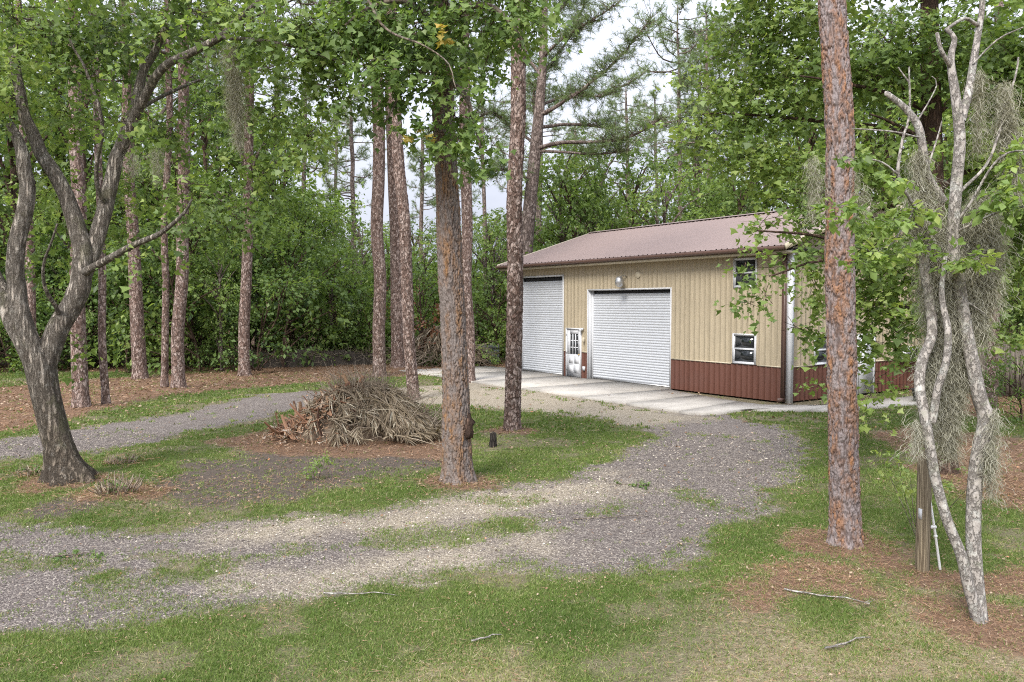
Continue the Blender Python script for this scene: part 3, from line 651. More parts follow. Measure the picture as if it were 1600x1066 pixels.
# dark liner behind the sheets keeps the inside closed to daylight
MB().box(BL + 0.05, 0.75, 0.05, BR_ - 0.35, BD - 0.05, 4.6).build('interior_liner', M_DARKIN, bld)
def frame(mb, a, b, z0, z1, w, y0, y1, sill=True):
    mb.box(a - w, y0, z0 - (w if sill else 0), a, y1, z1 + w); mb.box(b, y0, z0 - (w if sill else 0), b + w, y1, z1 + w)
    mb.box(a, y0, z1, b, y1, z1 + w)
    if sill: mb.box(a, y0, z0 - w, b, y1, z0)
def roll_door(a, b, z1, slat, label):
    d = MB(); frame(d, a, b, 0.04, z1, 0.055, -0.05, 0.005, False)
    o = d.build('roll_up_door', M_WHITE, bld); o['label'] = label
    r = MB(); r.box(a - 0.02, 0.006, 0.04, a + 0.004, 0.3, z1); r.box(b - 0.004, 0.006, 0.04, b + 0.02, 0.3, z1); r.box(a + 0.005, 0.006, z1 - 0.004, b - 0.005, 0.3, z1 + 0.03)
    r.build('jamb_lining', M_WHITE, o)
    MB().box(a + 0.005, 0.14, 0.04, a + 0.075, 0.27, z1 - 0.01).build('guide_rail', M_WHITE, o); MB().box(b - 0.075, 0.14, 0.04, b - 0.005, 0.27, z1 - 0.01).build('guide_rail', M_WHITE, o)
    n = int((z1 - 0.22) / slat); w = b - a - 0.13
    prof = [(0.014, 0.0), (0.008, 0.012), (-0.01, 0.03), (-0.014, 0.05), (-0.01, 0.07), (0.008, 0.09), (0.014, 0.1)]
    k = slat / 0.1
    V = [(x, y, z * k) for x in (0, w) for y, z in prof]; m = len(prof)
    me = MB().raw(V, [(i, m + i, m + i + 1, i + 1) for i in range(m - 1)]).mesh('slat', M_SLAT)
    for i in range(n): add('slat', me, o, (a + 0.065, 0.19, 0.09 + i * slat))
    MB().box(a + 0.08, 0.15, 0.036, b - 0.08, 0.22, 0.088).build('bottom_bar', M_STEEL, o)
    MB().box(a + 0.08, 0.23, 0.09 + n * slat - 0.05, b - 0.08, 0.3, z1 - 0.005).build('header_gap_shade', M_BLACK, o)  # black strip stands in for the shade in the gap above the slats
roll_door(0.0, 3.28, 4.27, 0.1, 'tall narrow white ribbed roll up door'); roll_door(4.97, 9.55, 3.62, 0.1, 'wide white ribbed roll up door')
def window(name, a, b, z0, z1, T):
    """double-hung window; T maps (s, out, z) boxes to the wall"""
    def bx(mb, s0, o0, q0, s1, o1, q1): 
        p, r = T(s0, o0, q0), T(s1, o1, q1); lo, hi = np.minimum(p, r), np.maximum(p, r); return mb.box(*lo, *hi)
    f = MB(); w = 0.05; zm = (z0 + z1) / 2
    bx(f, a, -0.02, z0, a + w, 0.05, z1); bx(f, b - w, -0.02, z0, b, 0.05, z1); bx(f, a + w, -0.02, z1 - w, b - w, 0.05, z1); bx(f, a + w, -0.02, z0, b - w, 0.055, z0 + w)
    o = f.build('window', M_WHITE, bld)
    for k, (q0, q1, dep) in enumerate(((z0 + w, zm, 0.02), (zm, z1 - w, 0.0))):
        s = MB(); sw = 0.028
        bx(s, a + w, dep - 0.02, q0, a + w + sw, dep + 0.01, q1); bx(s, b - w - sw, dep - 0.02, q0, b - w, dep + 0.01, q1)
        bx(s, a + w + sw, dep - 0.02, q0, b - w - sw, dep + 0.01, q0 + sw); bx(s, a + w + sw, dep - 0.02, q1 - sw, b - w - sw, dep + 0.01, q1)
        s.build('sash', M_WHITE, o)
        g = MB(); bx(g, a + w + sw, dep - 0.012, q0 + sw, b - w - sw, dep - 0.006, q1 - sw); g.build('pane', M_GLASS, o)
    return o
TF = lambda s, o, z: np.array((s, -o, z)); TS = lambda s, o, z: np.array((BR_ + o, s, z))
window('window', 12.39, 13.33, 3.61, 4.58, TF); window('window', 12.39, 13.33, 1.12, 2.11, TF); window('window', 1.42, 2.36, 1.12, 2.09, TS)
# entry door with nine lights
d = MB(); frame(d, 3.56, 4.46, 0.04, 2.03, 0.05, -0.05, 0.06, False); dr = d.build('entry_door', M_WHITE, bld); dr['label'] = 'white entry door with nine small panes'
leaf_o = MB(); lx0, lx1 = 3.565, 4.455
leaf_o.box(lx0, 0.0, 0.05, lx1, 0.045, 0.98); leaf_o.box(lx0, 0.0, 0.98, lx0 + 0.18, 0.045, 2.025); leaf_o.box(lx1 - 0.18, 0.0, 0.98, lx1, 0.045, 2.025); leaf_o.box(lx0 + 0.18, 0.0, 1.84, lx1 - 0.18, 0.045, 2.025)
gx0, gx1, gz0, gz1 = lx0 + 0.18, lx1 - 0.18, 0.98, 1.84; pw, ph = (gx1 - gx0) / 3, (gz1 - gz0) / 3
for i in (1, 2): leaf_o.box(gx0 + i * pw - 0.02, 0.002, gz0, gx0 + i * pw + 0.02, 0.043, gz1); 
for i in (1, 2):
    for j in range(3): leaf_o.box(gx0 + j * pw + 0.02, 0.004, gz0 + i * ph - 0.02, gx0 + (j + 1) * pw - 0.02, 0.041, gz0 + i * ph + 0.02)
for q0, q1 in ((0.2, 0.52), (0.6, 0.9)):
    for s0, s1 in ((lx0 + 0.12, lx0 + 0.41), (lx0 + 0.48, lx0 + 0.77)): leaf_o.box(s0, -0.008, q0, s1, 0.0, q1)
leaf_o.build('door_leaf', M_WHITE, dr)
for i in range(3):
    for j in range(3): MB().box(gx0 + j * pw + 0.02, 0.02, gz0 + i * ph + 0.02, gx0 + (j + 1) * pw - 0.02, 0.026, gz0 + (i + 1) * ph - 0.02).build('pane', M_GLASS, dr)
MB().lathe([(0.0, 0.07), (0.026, 0.062), (0.034, 0.04), (0.016, 0.022), (0.014, 0.0), (0.03, 0.0)], 14).build('door_knob', M_BRASS, dr, True, loc=(4.36, -0.0, 0.98)).rotation_euler = (math.pi / 2, 0, 0)
for z in (0.3, 1.0, 1.75): MB().box(3.545, -0.062, z, 3.575, -0.05, z + 0.1).build('hinge', M_STEEL, dr)
MB().box(3.5, 0.05, 0.03, 4.52, 0.3, 0.05).build('threshold', M_STEEL, dr)
# wall fittings
lm = MB(); lm.lathe([(0.02, 0.2), (0.1, 0.19), (0.15, 0.1), (0.17, -0.02), (0.15, -0.13), (0.06, -0.2), (0.0, -0.21)], 20, (7.17, -0.34, 3.93)); yl = lm.build('yard_light', M_STEEL, bld, True)
MB().tube([(7.17, -0.3, 4.12), (7.2, -0.15, 4.18), (7.22, -0.02, 4.12)], 0.025, 8).build('bracket', M_STEEL, yl, True)
MB().lathe([(0.0, 0.03), (0.1, 0.03), (0.13, 0.0)], 20).build('round_vent_cap', M_CREAM, bld, True, loc=(7.85, -0.03, 4.18)).rotation_euler = (math.pi / 2, 0, 0)
MB().box(4.54, -0.12, 2.0, 4.68, -0.03, 2.1).box(4.58, -0.2, 1.96, 4.66, -0.12, 2.06).build('door_lamp', M_WHITE, bld)
MB().lathe([(0.03, 0.1), (0.06, 0.06), (0.065, -0.06), (0.03, -0.1)], 12, (4.76, -0.11, 1.62)).box(4.73, -0.06, 1.58, 4.79, -0.03, 1.7).build('wall_lantern', M_CREAM, bld, True)
MB().box(4.66, -0.09, 0.36, 4.8, -0.033, 0.52).build('outlet_box', M_WHITE, bld)
# side door, corner post, downspout, air conditioner
sdm = MB(); sdm.box(BR_ - 0.04, 3.88, 0.04, BR_ + 0.012, 4.78, 2.02); sd_ = sdm.build('side_door', M_WHITE, bld)
fr = MB(); fr.box(BR_ - 0.05, 3.82, 0.03, BR_ + 0.05, 3.879, 2.07); fr.box(BR_ - 0.05, 4.781, 0.03, BR_ + 0.05, 4.84, 2.07); fr.box(BR_ - 0.05, 3.879, 2.021, BR_ + 0.05, 4.781, 2.07); fr.build('door_frame', M_WHITE, sd_)
MB().lathe([(0.0, 0.07), (0.03, 0.06), (0.034, 0.04), (0.014, 0.02), (0.03, 0.0)], 12).build('door_knob', M_BRASS, sd_, True, loc=(BR_ + 0.012, 4.0, 0.98)).rotation_euler = (0, math.pi / 2, 0)
MB().box(BR_ - 0.13, -0.046, 0.03, BR_ + 0.046, -0.034, WH - 0.06).box(BR_ + 0.034, -0.034, 0.03, BR_ + 0.046, 0.02, WH - 0.06).build('corner_trim', M_TRIMB, bld)
MB().box(BR_ + 0.05, -0.04, 0.0, BR_ + 0.21, 0.12, WH + 0.02).build('corner_post', M_WHITE, bld)
ds = MB(); ds.box(BR_ - 0.02, -0.13, 0.18, BR_ + 0.045, -0.065, WH - 0.1); ds.box(BR_ - 0.02, -0.35, 0.06, BR_ + 0.045, -0.065, 0.17); ds.build('downspout', M_TRIMB, bld)
ac = MB(); ac.box(BR_ - 0.2, 6.35, 1.1, BR_ + 0.3, 7.1, 1.56); aco = ac.build('air_conditioner', M_WHITE, bld)
MB().box(BR_ + 0.302, 6.41, 1.16, BR_ + 0.306, 7.04, 1.5).build('grille', M_DARKIN, aco)
for i in range(9): MB().box(BR_ + 0.307, 6.42, 1.185 + i * 0.035, BR_ + 0.318, 7.03, 1.197 + i * 0.035).build('louvre', M_WHITE if i % 9 == 8 else M_STEEL, aco)
# roof
OV, EY, EZ, RY, RZ = 0.32, -0.57, 4.82, BD / 2, 6.6
RX0, RX1 = -0.95, BR_ + 0.38
roof = MB().box(RX0 + 0.1, 0.02, WH + 0.015, RX1 - 0.1, BD - 0.02, WH + 0.06).build('roof', M_DARKIN, bld); roof['label'] = 'weathered red-brown ribbed metal gable roof'
for sgn in (0, 1):
    x = RX0
    while x < RX1 - 1e-3:
        e = min(x + 0.9144, RX1); P = rib_profile(x, e - 0.002); n = len(P)
        y0, y1 = (EY, RY) if sgn == 0 else (BD - EY, RY)
        Vv = [(q[0], y0, EZ + 0.03 + q[1] * 0.9) for q in P] + [(q[0], y1, RZ + 0.03 + q[1] * 0.9) for q in P]
        MB().raw(Vv, [(i, i + 1, n + i + 1, n + i) if sgn == 0 else (i + 1, i, n + i, n + i + 1) for i in range(n - 1)]).build('roof_sheet', M_ROOF, roof)
        x = e
sl = (RZ - EZ) / (RY - EY)
rc = MB(); 
for s in (-1, 1):
    rc.raw([(RX0 - 0.02, RY, RZ + 0.1), (RX1 + 0.02, RY, RZ + 0.1), (RX1 + 0.02, RY + s * 0.18, RZ + 0.1 - 0.18 * sl), (RX0 - 0.02, RY + s * 0.18, RZ + 0.1 - 0.18 * sl)], [(0, 1, 2, 3)])
rc.build('ridge_cap', M_ROOF, roof)
for x0, x1 in ((RX0 - 0.03, RX0 + 0.05), (RX1 - 0.05, RX1 + 0.03)):
    for s in (0, 1):
        y0 = EY if s == 0 else BD - EY
        mb = MB(); V8 = [(x, y, z) for x in (x0, x1) for y, z in ((y0, EZ - 0.1), (RY, RZ - 0.1), (RY, RZ + 0.075), (y0, EZ + 0.075))]
        mb.raw(V8, [(0, 1, 2, 3), (4, 7, 6, 5), (0, 4, 5, 1), (1, 5, 6, 2), (2, 6, 7, 3), (3, 7, 4, 0)]); mb.build('rake_trim', M_CREAM, roof)
for s in (0, 1):
    f = (lambda y: y) if s == 0 else (lambda y: BD - y)
    def bxy(mb, x0, ya, z0, x1, yb, z1): return mb.box(x0, min(f(ya), f(yb)), z0, x1, max(f(ya), f(yb)), z1)
    bxy(MB(), RX0 + 0.06, -0.5, 4.62, RX1 - 0.06, 0.0 if s == 0 else 0.0, 4.70).build('soffit', M_CREAM, roof)
    bxy(MB(), RX0 + 0.06, -0.5, 4.705, RX1 - 0.06, -0.52, 4.83).build('fascia', M_TRIMB, roof)
    g = MB()
    prof = [(-0.525, 4.84), (-0.525, 4.72), (-0.62, 4.715), (-0.655, 4.76), (-0.66, 4.835), (-0.64, 4.835), (-0.635, 4.77), (-0.61, 4.735), (-0.54, 4.735), (-0.54, 4.84)]
    n = len(prof); V = [(x, f(y), z) for x in (RX0, RX1) for y, z in prof]
    g.raw(V, [(i, (i + 1) % n, n + (i + 1) % n, n + i) for i in range(n)]); g.build('gutter', M_TRIMB, roof)

# ------------------------------------------------------------------ trees: tools
def leaves_np(P, D, N, L, Wd, kind='oval'):
    """leaf faces: P base, D direction, N normal. returns V (n*k,3), F"""
    S = unit(np.cross(D, N)); N = np.cross(S, D); L = L[:, None]; w = Wd[:, None]; n = len(P)
    if kind == 'oval':
        V = np.stack([P, P + D * L * 0.5 + S * w * 0.5 + N * w * 0.18, P + D * L, P + D * L * 0.5 - S * w * 0.5 + N * w * 0.18], 1)
        F = (np.arange(n)[:, None, None] * 4 + np.array([(0, 1, 2), (0, 2, 3)])[None]).reshape(-1, 3); k = 4
    else:                                             # three to five pointed lobes
        pts = [P]
        for a, r in ((1.2, 0.72), (0.6, 0.56), (0.0, 1.0), (-0.6, 0.56), (-1.2, 0.72)):
            pts.append(P + (D * math.cos(a) + S * math.sin(a)) * L * r + N * L * (0.12 if abs(a) > 1 else -0.03))
        V = np.stack(pts, 1)
        F = (np.arange(n)[:, None, None] * 6 + np.array([(0, 1, 2), (0, 2, 3), (0, 3, 4), (0, 4, 5)])[None]).reshape(-1, 3); k = 6
    return V.reshape(-1, 3), F, k

def foliage(rng, blobs, per_m3, per_spray, leaf, kind='oval', droop=0.3, spray=0.55, shell=0.5, tint0=0.45, twig=0.0):
    """blobs: (x,y,z,rx,ry,rz). Leaf sprays through the volume of each blob. returns (V,F,tint) and twig segments"""
    SP, SO, ST = [], [], []
    for bx, by, bz, rx, ry, rz in blobs:
        vol = 4.19 * rx * ry * rz; n = max(4, int(vol * per_m3 * (1 + 0.25 / min(rx, rz))))
        d = rand_dir(n, rng); r = rng.random(n) ** shell * rng.uniform(0.75, 1.12, n)
        SP.append(np.array([bx, by, bz]) + d * r[:, None] * np.array([rx, ry, rz]))
        SO.append(unit(d * np.array([1, 1, 0.5]) + 0.7 * rand_dir(n, rng) - np.array([0, 0, droop])))
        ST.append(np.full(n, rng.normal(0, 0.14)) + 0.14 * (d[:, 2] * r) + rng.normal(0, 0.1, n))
    SP, SO, ST = np.concatenate(SP), np.concatenate(SO), np.concatenate(ST); n = len(SP); m = per_spray
    t = rng.random((n, m)); ln = spray * rng.uniform(0.6, 1.3, n)
    P = SP[:, None] + SO[:, None] * (t * ln[:, None])[..., None] + rng.normal(0, 0.13 * spray, (n, m, 3)); P[..., 2] -= droop * 0.35 * (t * t) * ln[:, None]
    P = P.reshape(-1, 3); N_ = len(P)
    D = unit(np.repeat(SO, m, 0) + 0.9 * rand_dir(N_, rng) + np.array([0, 0, -0.35 - droop * 0.5]))
    Nn = unit(np.array([0, 0, 1.0]) + 0.75 * rand_dir(N_, rng))
    L = leaf * np.clip(rng.lognormal(-0.05, 0.32, N_), 0.4, 1.9)
    V, F, k = leaves_np(P, D, Nn, L, L * rng.uniform(0.5, 0.75, N_), kind)
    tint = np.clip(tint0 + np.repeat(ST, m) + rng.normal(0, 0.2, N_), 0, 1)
    tw = np.stack([SP - SO * ln[:, None] * 0.45, SP + SO * ln[:, None]], 1) if twig else None
    return V, F, np.repeat(tint, k), tw

def twig_mesh(seg, r, mb):
    """many straight three-sided twigs"""
    a, b = seg[:, 0], seg[:, 1]; d = unit(b - a); s = unit(np.cross(d, [0.3, 0.2, 0.9])); t = np.cross(d, s); n = len(a)
    r = np.broadcast_to(np.asarray(r, float), (n,))[:, None]
    V = np.stack([a + s * r, a - 0.5 * s * r + 0.87 * t * r, a - 0.5 * s * r - 0.87 * t * r, b], 1)
    F = (np.arange(n)[:, None, None] * 4 + np.array([(0, 1, 3), (1, 2, 3), (2, 0, 3)])[None]).reshape(-1, 3)
    mb.raw(V.reshape(-1, 3), tris=F)

def needles(rng, tips, dirs, n_per, L, w):
    n = len(tips); T = np.repeat(tips, n_per, 0); D0 = np.repeat(dirs, n_per, 0); N_ = len(T)
    D = unit(D0 * 0.55 + rand_dir(N_, rng)); back = rng.uniform(-0.6, 0.2, N_)[:, None] * L
    V = tri_strips(T + D0 * back, D, rand_dir(N_, rng), L * rng.uniform(0.7, 1.2, N_), np.full(N_, w))
    t = np.clip(0.45 + np.repeat(rng.normal(0, 0.15, n), n_per) + rng.normal(0, 0.12, N_), 0, 1)
    return V.reshape(-1, 3), np.arange(N_ * 3).reshape(-1, 3), np.repeat(t, 3)

def cells(u, v, cu, cv, nu, seed):
    """cellular pattern wrapped round a trunk: F2-F1 and the tone of the nearest cell"""
    gu, gv = u / cu, v / cv; iu, iv = np.floor(gu), np.floor(gv)
    d1 = np.full(u.shape, 9.0); d2 = d1.copy(); t = np.zeros(u.shape)
    for a in (-1, 0, 1):
        for b in (-1, 0, 1):
            cu_, cv_ = iu + a, iv + b; w = np.mod(cu_, nu)
            px = cu_ + 0.15 + 0.7 * _h(w, cv_, seed); py = cv_ + 0.1 + 0.8 * _h(w, cv_, seed + 5); d = np.hypot(gu - px, gv - py)
            new = d < d1; d2 = np.where(new, d1, np.minimum(d2, d)); t = np.where(new, _h(w, cv_, seed + 9), t); d1 = np.where(new, d, d1)
    return d2 - d1, t
def plated_trunk(pts, rad, seed, cell=(0.07, 0.13), depth=0.025, nseg=110, step=0.012, flare=0.45, lobes=6, fh=0.3):
    """trunk whose bark plates are modelled; returns mesh data with crack and plate attributes"""
    P = spline(np.column_stack([pts, rad]), step); R = P[:, 3].copy(); P = P[:, :3]
    T = np.gradient(P, axis=0); T = unit(T); a = np.linspace(0, 2 * math.pi, nseg, endpoint=False)
    z = P[:, 2] - P[0, 2]
    A, Z = np.meshgrid(a, z); Rr = R[:, None] * (1 + flare * np.exp(-Z / fh) * (0.65 + 0.35 * np.cos(lobes * A + 1.7 * np.sin(A * 2 + seed))))
    rm = float(R.mean()); nu = max(6, int(round(2 * math.pi * rm / cell[0])))
    u = A / (2 * math.pi) * nu; U = u + 0.45 * (vnoise(A * 4 + 9, Z * 5, seed) - 0.5) + 0.25 * (vnoise(A * 12, Z * 16, seed + 2) - 0.5)
    U = U + 0.8 * (vnoise(A * 2.5 + 4, Z * 9, seed + 21) - 0.5); Zw = Z + cell[1] * (1.1 * (vnoise(A * 5, Z * 4, seed + 3) - 0.5) + 0.5 * (vnoise(A * 15, Z * 13, seed + 6) - 0.5))
    e, tone = cells(U, Zw, 1.0, cell[1], nu, seed)
    e2, tone2 = cells(U * 2 + 0.3, Zw, 1.0, cell[1] * 0.45, nu * 2, seed + 31)         # flakes on the plates
    e = np.minimum(e * (0.6 + 1.2 * vnoise(A * 4, Z * 8, seed + 33)), 0.12 + e2 * 0.9); tone = 0.55 * tone + 0.45 * tone2
    plate = sstep(0.0, 0.3, e); lay = vnoise(A * 9, Z * 22, seed + 4)
    Rr = Rr + depth * (plate * (0.3 + 0.9 * tone) - 0.4) + 0.007 * (lay - 0.5) + 0.02 * rm * (vnoise(np.cos(A) * 2 + 5, Z * 1.1 + np.sin(A) * 2, seed + 7) - 0.5) * 4
    X = np.cross(T, [0, 1.0, 0]); X = unit(X); Yv = np.cross(X, T) * -1
    V = P[:, None] + Rr[..., None] * (np.cos(A)[..., None] * X[:, None] + np.sin(A)[..., None] * Yv[:, None])
    m = len(P); i = np.arange(m - 1)[:, None] * nseg; k = np.arange(nseg)[None]
    Q = np.stack([i + k, i + (k + 1) % nseg, i + nseg + (k + 1) % nseg, i + nseg + k], -1).reshape(-1, 4)
    ora = fbm(A * 3 + 2, Z * 2.2, seed + 40, 3)
    return V.reshape(-1, 3), Q, dict(crack=e.ravel(), plate=np.clip(tone * 0.75 + 0.25 * lay + 1.1 * (ora - 0.5) - 0.05, 0, 1).ravel())

def px_line(rows, Y0):
    """(px, py, width px, dy) -> points at depth Y0+dy with radii"""
    P, R = [], []
    for px, py, w, dy in rows:
        P.append(at(px, py, Y0 + dy)); R.append(w / FOC * (Y0 + dy) / 2)
    return np.array(P), np.array(R)
def wood(rows_list, n=14, step=0.12, wob=0.0, seed=0):
    mb = MB()
    for P, R in rows_list:
        S = spline(np.column_stack([P, R]), step)
        if wob: S[:, :3] += wob * np.stack([vnoise(S[:, 2] * 3, S[:, 0] + k * 7, seed + k) - 0.5 for k in range(3)], 1) * sstep(0, 0.4, np.linspace(0, 2, len(S)))[:, None]
        mb.tube(S[:, :3], np.maximum(S[:, 3], 0.004), n)
    return mb
def flared(P, R, h=0.35, f=0.55):
    """adds base rows so that a trunk widens into the ground"""
    b = P[0]; rows = [b + (P[1] - b) * t for t in (0,)]
    out_p = [b + np.array([0, 0, -0.12])]; out_r = [R[0] * (1 + f * 1.25)]
    for z, k in ((0.0, 1.0), (0.12, 0.62), (0.3, 0.25), (0.55, 0.05)):
        t = z / max(P[1][2] - b[2], 0.6); out_p.append(b + (P[1] - b) * t); out_r.append((R[0] + (R[1] - R[0]) * t) * (1 + f * k))
    return np.vstack([out_p, P[1:]]), np.concatenate([out_r, R[1:]])

# ------------------------------------------------------------------ pines
def pine_crown(rng, H, n_br=34, spread=3.2, z0=0.62, tufts=16):
    """limbs and needle tufts of a tall pine, in local coordinates (trunk on the z axis, height H)"""
    mb = MB(); tips, dirs = [], []
    for i in range(n_br):
        t = z0 + (1 - z0) * (i / n_br) ** 0.9; z = H * t; a = rng.uniform(0, 6.28); ln = spread * (1.15 - 0.75 * (t - z0) / (1 - z0)) * rng.uniform(0.55, 1.15)
        up = rng.uniform(0.05, 0.8); d = np.array([math.cos(a), math.sin(a), 0])
        P = np.array([np.array([0, 0, z]) + d * ln * s + np.array([0, 0, ln * up * s * s - 0.12 * ln * s]) + rng.normal(0, 0.09 * s, 3) * ln for s in (0, 0.3, 0.65, 1.0)])
        S = spline(P, 0.4); mb.tube(S, np.linspace(0.02 + 0.009 * ln, 0.008, len(S)), 5)
        for k in range(tufts):
            s = rng.uniform(0.35, 1.0); b = S[int(s * (len(S) - 1))]; q = unit(d * 0.8 + rng.normal(0, 0.75, 3) + np.array([0, 0, 0.35])); l2 = rng.uniform(0.2, 0.75) * (1.2 - 0.5 * s)
            tips.append(b + q * l2); dirs.append(q); mb.tube([b, b + q * l2 * 0.5 + [0, 0, 0.02], b + q * l2], [0.014, 0.01, 0.006], 3, False)
    return mb, np.array(tips), np.array(dirs)
PINE_LIMBS, PINE_NEED = [], []
for k in range(4):
    r = np.random.default_rng(100 + k); mb, tp, dr_ = pine_crown(r, 20.0, 30, 3.0 + 0.5 * k, 0.6 - 0.02 * k, 20)
    PINE_LIMBS.append(mb.mesh('limbs', M_BARK_FAR)); V, F, t = needles(r, tp, dr_, 18, 0.32, 0.024); PINE_NEED.append(mesh_np('crown', V, [F], M_NEEDLE, {'tint': t}))
def pine(label, base_px, top_px, w0, w1, H=20.0, Y=None, k=0, group='tall pines around the driveway', near=None, mat=None, cat='pine tree'):
    """pine whose trunk runs through two photo pixels; base on the ground"""
    b = gnd(*base_px) if Y is None else np.array([*at(base_px[0], 476, Y)[:2], 0.0]); b[2] = float(gz(b[0], b[1])) - 0.05
    Yb = b[1]; q = at(top_px[0], top_px[1], Yb); dirv = (q - b) / (q[2] - b[2])
    top = b + dirv * H; rb = w0 / FOC * Yb / 2; rt = w1 / FOC * Yb / 2; zt = q[2]
    rg = np.random.default_rng(int(base_px[0] * 7 + base_px[1]))
    o = thing('pine_tree', label, cat, b, 0, group)
    zs = np.linspace(0, H, 12); rr = np.interp(zs, [0, zt, H], [rb, rt, 0.05]); P = dirv[None] * zs[:, None]
    P[1:-1, :2] += rg.normal(0, 0.035, (10, 2)) * min(1, H / 20)
    if near:
        vis = near.get('h', 8.0); zz = np.arange(0, vis + 0.01, 0.5); Pn = np.column_stack([np.interp(zz, zs, P[:, 0]), np.interp(zz, zs, P[:, 1]), zz]); Rn = np.interp(zz, zs, rr)
        V, Q, at_ = plated_trunk(Pn, Rn, near.get('seed', 1), near.get('cell', (0.07, 0.13)), near.get('depth', 0.022), near.get('n', 110), near.get('step', 0.013), near.get('flare', 0.3), near.get('lobes', 5), near.get('fh', 0.25))
        add('trunk', mesh_np('trunk', V, [Q], near['mat'], at_, smooth=False), o)
        m = zs > vis - 0.6; MB().tube(np.vstack([[np.interp(vis - 0.6, zs, P[:, j]) for j in range(3)], P[m]]), np.concatenate([[np.interp(vis - 0.6, zs, rr) * 0.96], rr[m]]), 16).build('upper_trunk', mat or M_BARK_PINE, o, True)
    else:
        Pf, Rf = flared(P, rr, f=0.35); S = spline(np.column_stack([Pf, Rf]), 0.35)
        MB().tube(S[:, :3], S[:, 3], 14).build('trunk', mat or M_BARK_PINE, o, True)
    s = H / 20.0; off = (top[0] - b[0], top[1] - b[1])
    for nm, me in (('limbs', PINE_LIMBS[k % 4]), ('crown', PINE_NEED[k % 4])):
        c = add(nm, me, o); c.rotation_euler = (0, 0, rg.uniform(0, 6.28)) if nm == 'limbs' else o.children[-2].rotation_euler
        c.scale = (s, s, s); c.location = (off[0] * 0.8, off[1] * 0.8, 0)
    return o
pine('thick pine with flaking orange and grey plated bark beside the wooden post', (1322, 855), (1306, 0), 43, 38, 19, k=0, near=dict(h=7.6, mat=M_PINE_NEAR, seed=3, cell=(0.08, 0.2), depth=0.03, n=120, step=0.012, flare=0.42, fh=0.2), group=None)
pine('slim straight pine with grey-pink bark beside the black stump', (800, 671), (808, 70), 25, 22, 21, k=1, near=dict(h=11.5, mat=M_BARK_PINE, seed=8, cell=(0.065, 0.12), depth=0.028, n=64, step=0.028, flare=0.3), group=None)
pine('leaning slender pine just behind the frond pile', (647, 624), (617, 140), 18, 17, 21, k=2, near=dict(h=13, mat=M_BARK_PINE, seed=12, cell=(0.07, 0.12), depth=0.028, n=40, step=0.04), group=None)
pine('straight pine rising behind the top of the frond pile', (593, 588), (590, 60), 20, 18.5, 23, k=3, group=None)
pine('thick pine with wide base in pine straw beyond the grass verge', (622, 575), (610, 60), 21, 18, 24, k=0, group=None)
pine('pine partly hidden behind the big ridged trunk', (733, 596), (724, 30), 18, 16, 22, k=1, group=None)
for i, (b, t, w0, w1, lab) in enumerate([((127, 640), (116, 140), 24, 18, 'pine with flared root base at the near edge of the pine straw'), ((166, 635), (150, 150), 12, 10, 'slender young pine next to the flared pine'),
        ((219, 592), (207, 330), 22, 17, 'stout pine standing in front of the dark rail fence'), ((257, 609), (263, 60), 11, 9, 'thin pole-like pine touching a thicker pine'),
        ((279, 611), (291, 60), 20, 15, 'thick pine on a low mulch mound beside a thin pine'), ((382, 587), (390, 100), 18, 13, 'dark pine standing before the leafy thicket'),
        ((1549, 647), (1561, 200), 17, 14, 'pine with reddish bark near the plank fence'), ((52, 600), (40, 300), 15, 12, 'pine in the thicket behind the forked tree')]):
    pine(lab, b, t, w0, w1, 21 + (i % 3), k=i, group=None)

# names of places, for labels
MARKS = [(-60, 'left of the forked tree'), (60, 'behind the fork of the old grey tree'), (175, 'behind the slender young pine'), (235, 'behind the stout pine by the rail fence'), (320, 'behind the thick and thin pine pair'), (400, 'behind the dark pine at the thicket'), (470, 'at the dark thicket beside the berm'), (540, 'beyond the end of the brush berm'), (630, 'beyond the pines behind the frond pile'), (720, 'beyond the dry brush heap'), (800, 'beside the tall roll up door end of the workshop'),
         (900, 'rising over the roof beside the spreading pine'), (1010, 'rising behind the middle of the workshop ridge'), (1130, 'rising behind the ridge near the far pines'), (1260, 'behind the workshop gable end'), (1450, 'behind the sweetgum crown'), (1560, 'by the plank fence'), (1800, 'past the plank fence')]
def where(px): return next((w for m, w in MARKS if px <= m), MARKS[-1][1])

# far pines whose crowns show against the sky
FAR = [(318, 52, 22, 8), (345, 60, 25, 8), (470, 66, 25, 7), (555, 72, 22, 7), (655, 70, 18, 6), (760, 64, 24, 6), (838, 56, 20, 9), (1068, 62, 26, 7), (1086, 70, 27, 7), (1112, 58, 24, 7), (1142, 66, 27, 8), (1180, 60, 24, 7), (150, 62, 24, 8), (30, 56, 24, 8), (425, 58, 25, 7), (985, 74, 23, 6), (1260, 64, 26, 8), (1400, 60, 25, 8), (1530, 58, 24, 8), (240, 68, 26, 8), (700, 80, 20, 5), (905, 80, 21, 5), (520, 84, 24, 5), (1030, 84, 25, 5)]
for i, (px, Y, H, w) in enumerate(FAR):
    pine('slender far pine in the woods ' + where(px), (px, 0), (px + (-1) ** i * 6, 200), w * 1.15, w * 0.9, H, Y=Y, k=i, group='far pines ' + where(px), mat=M_BARK_FAR)

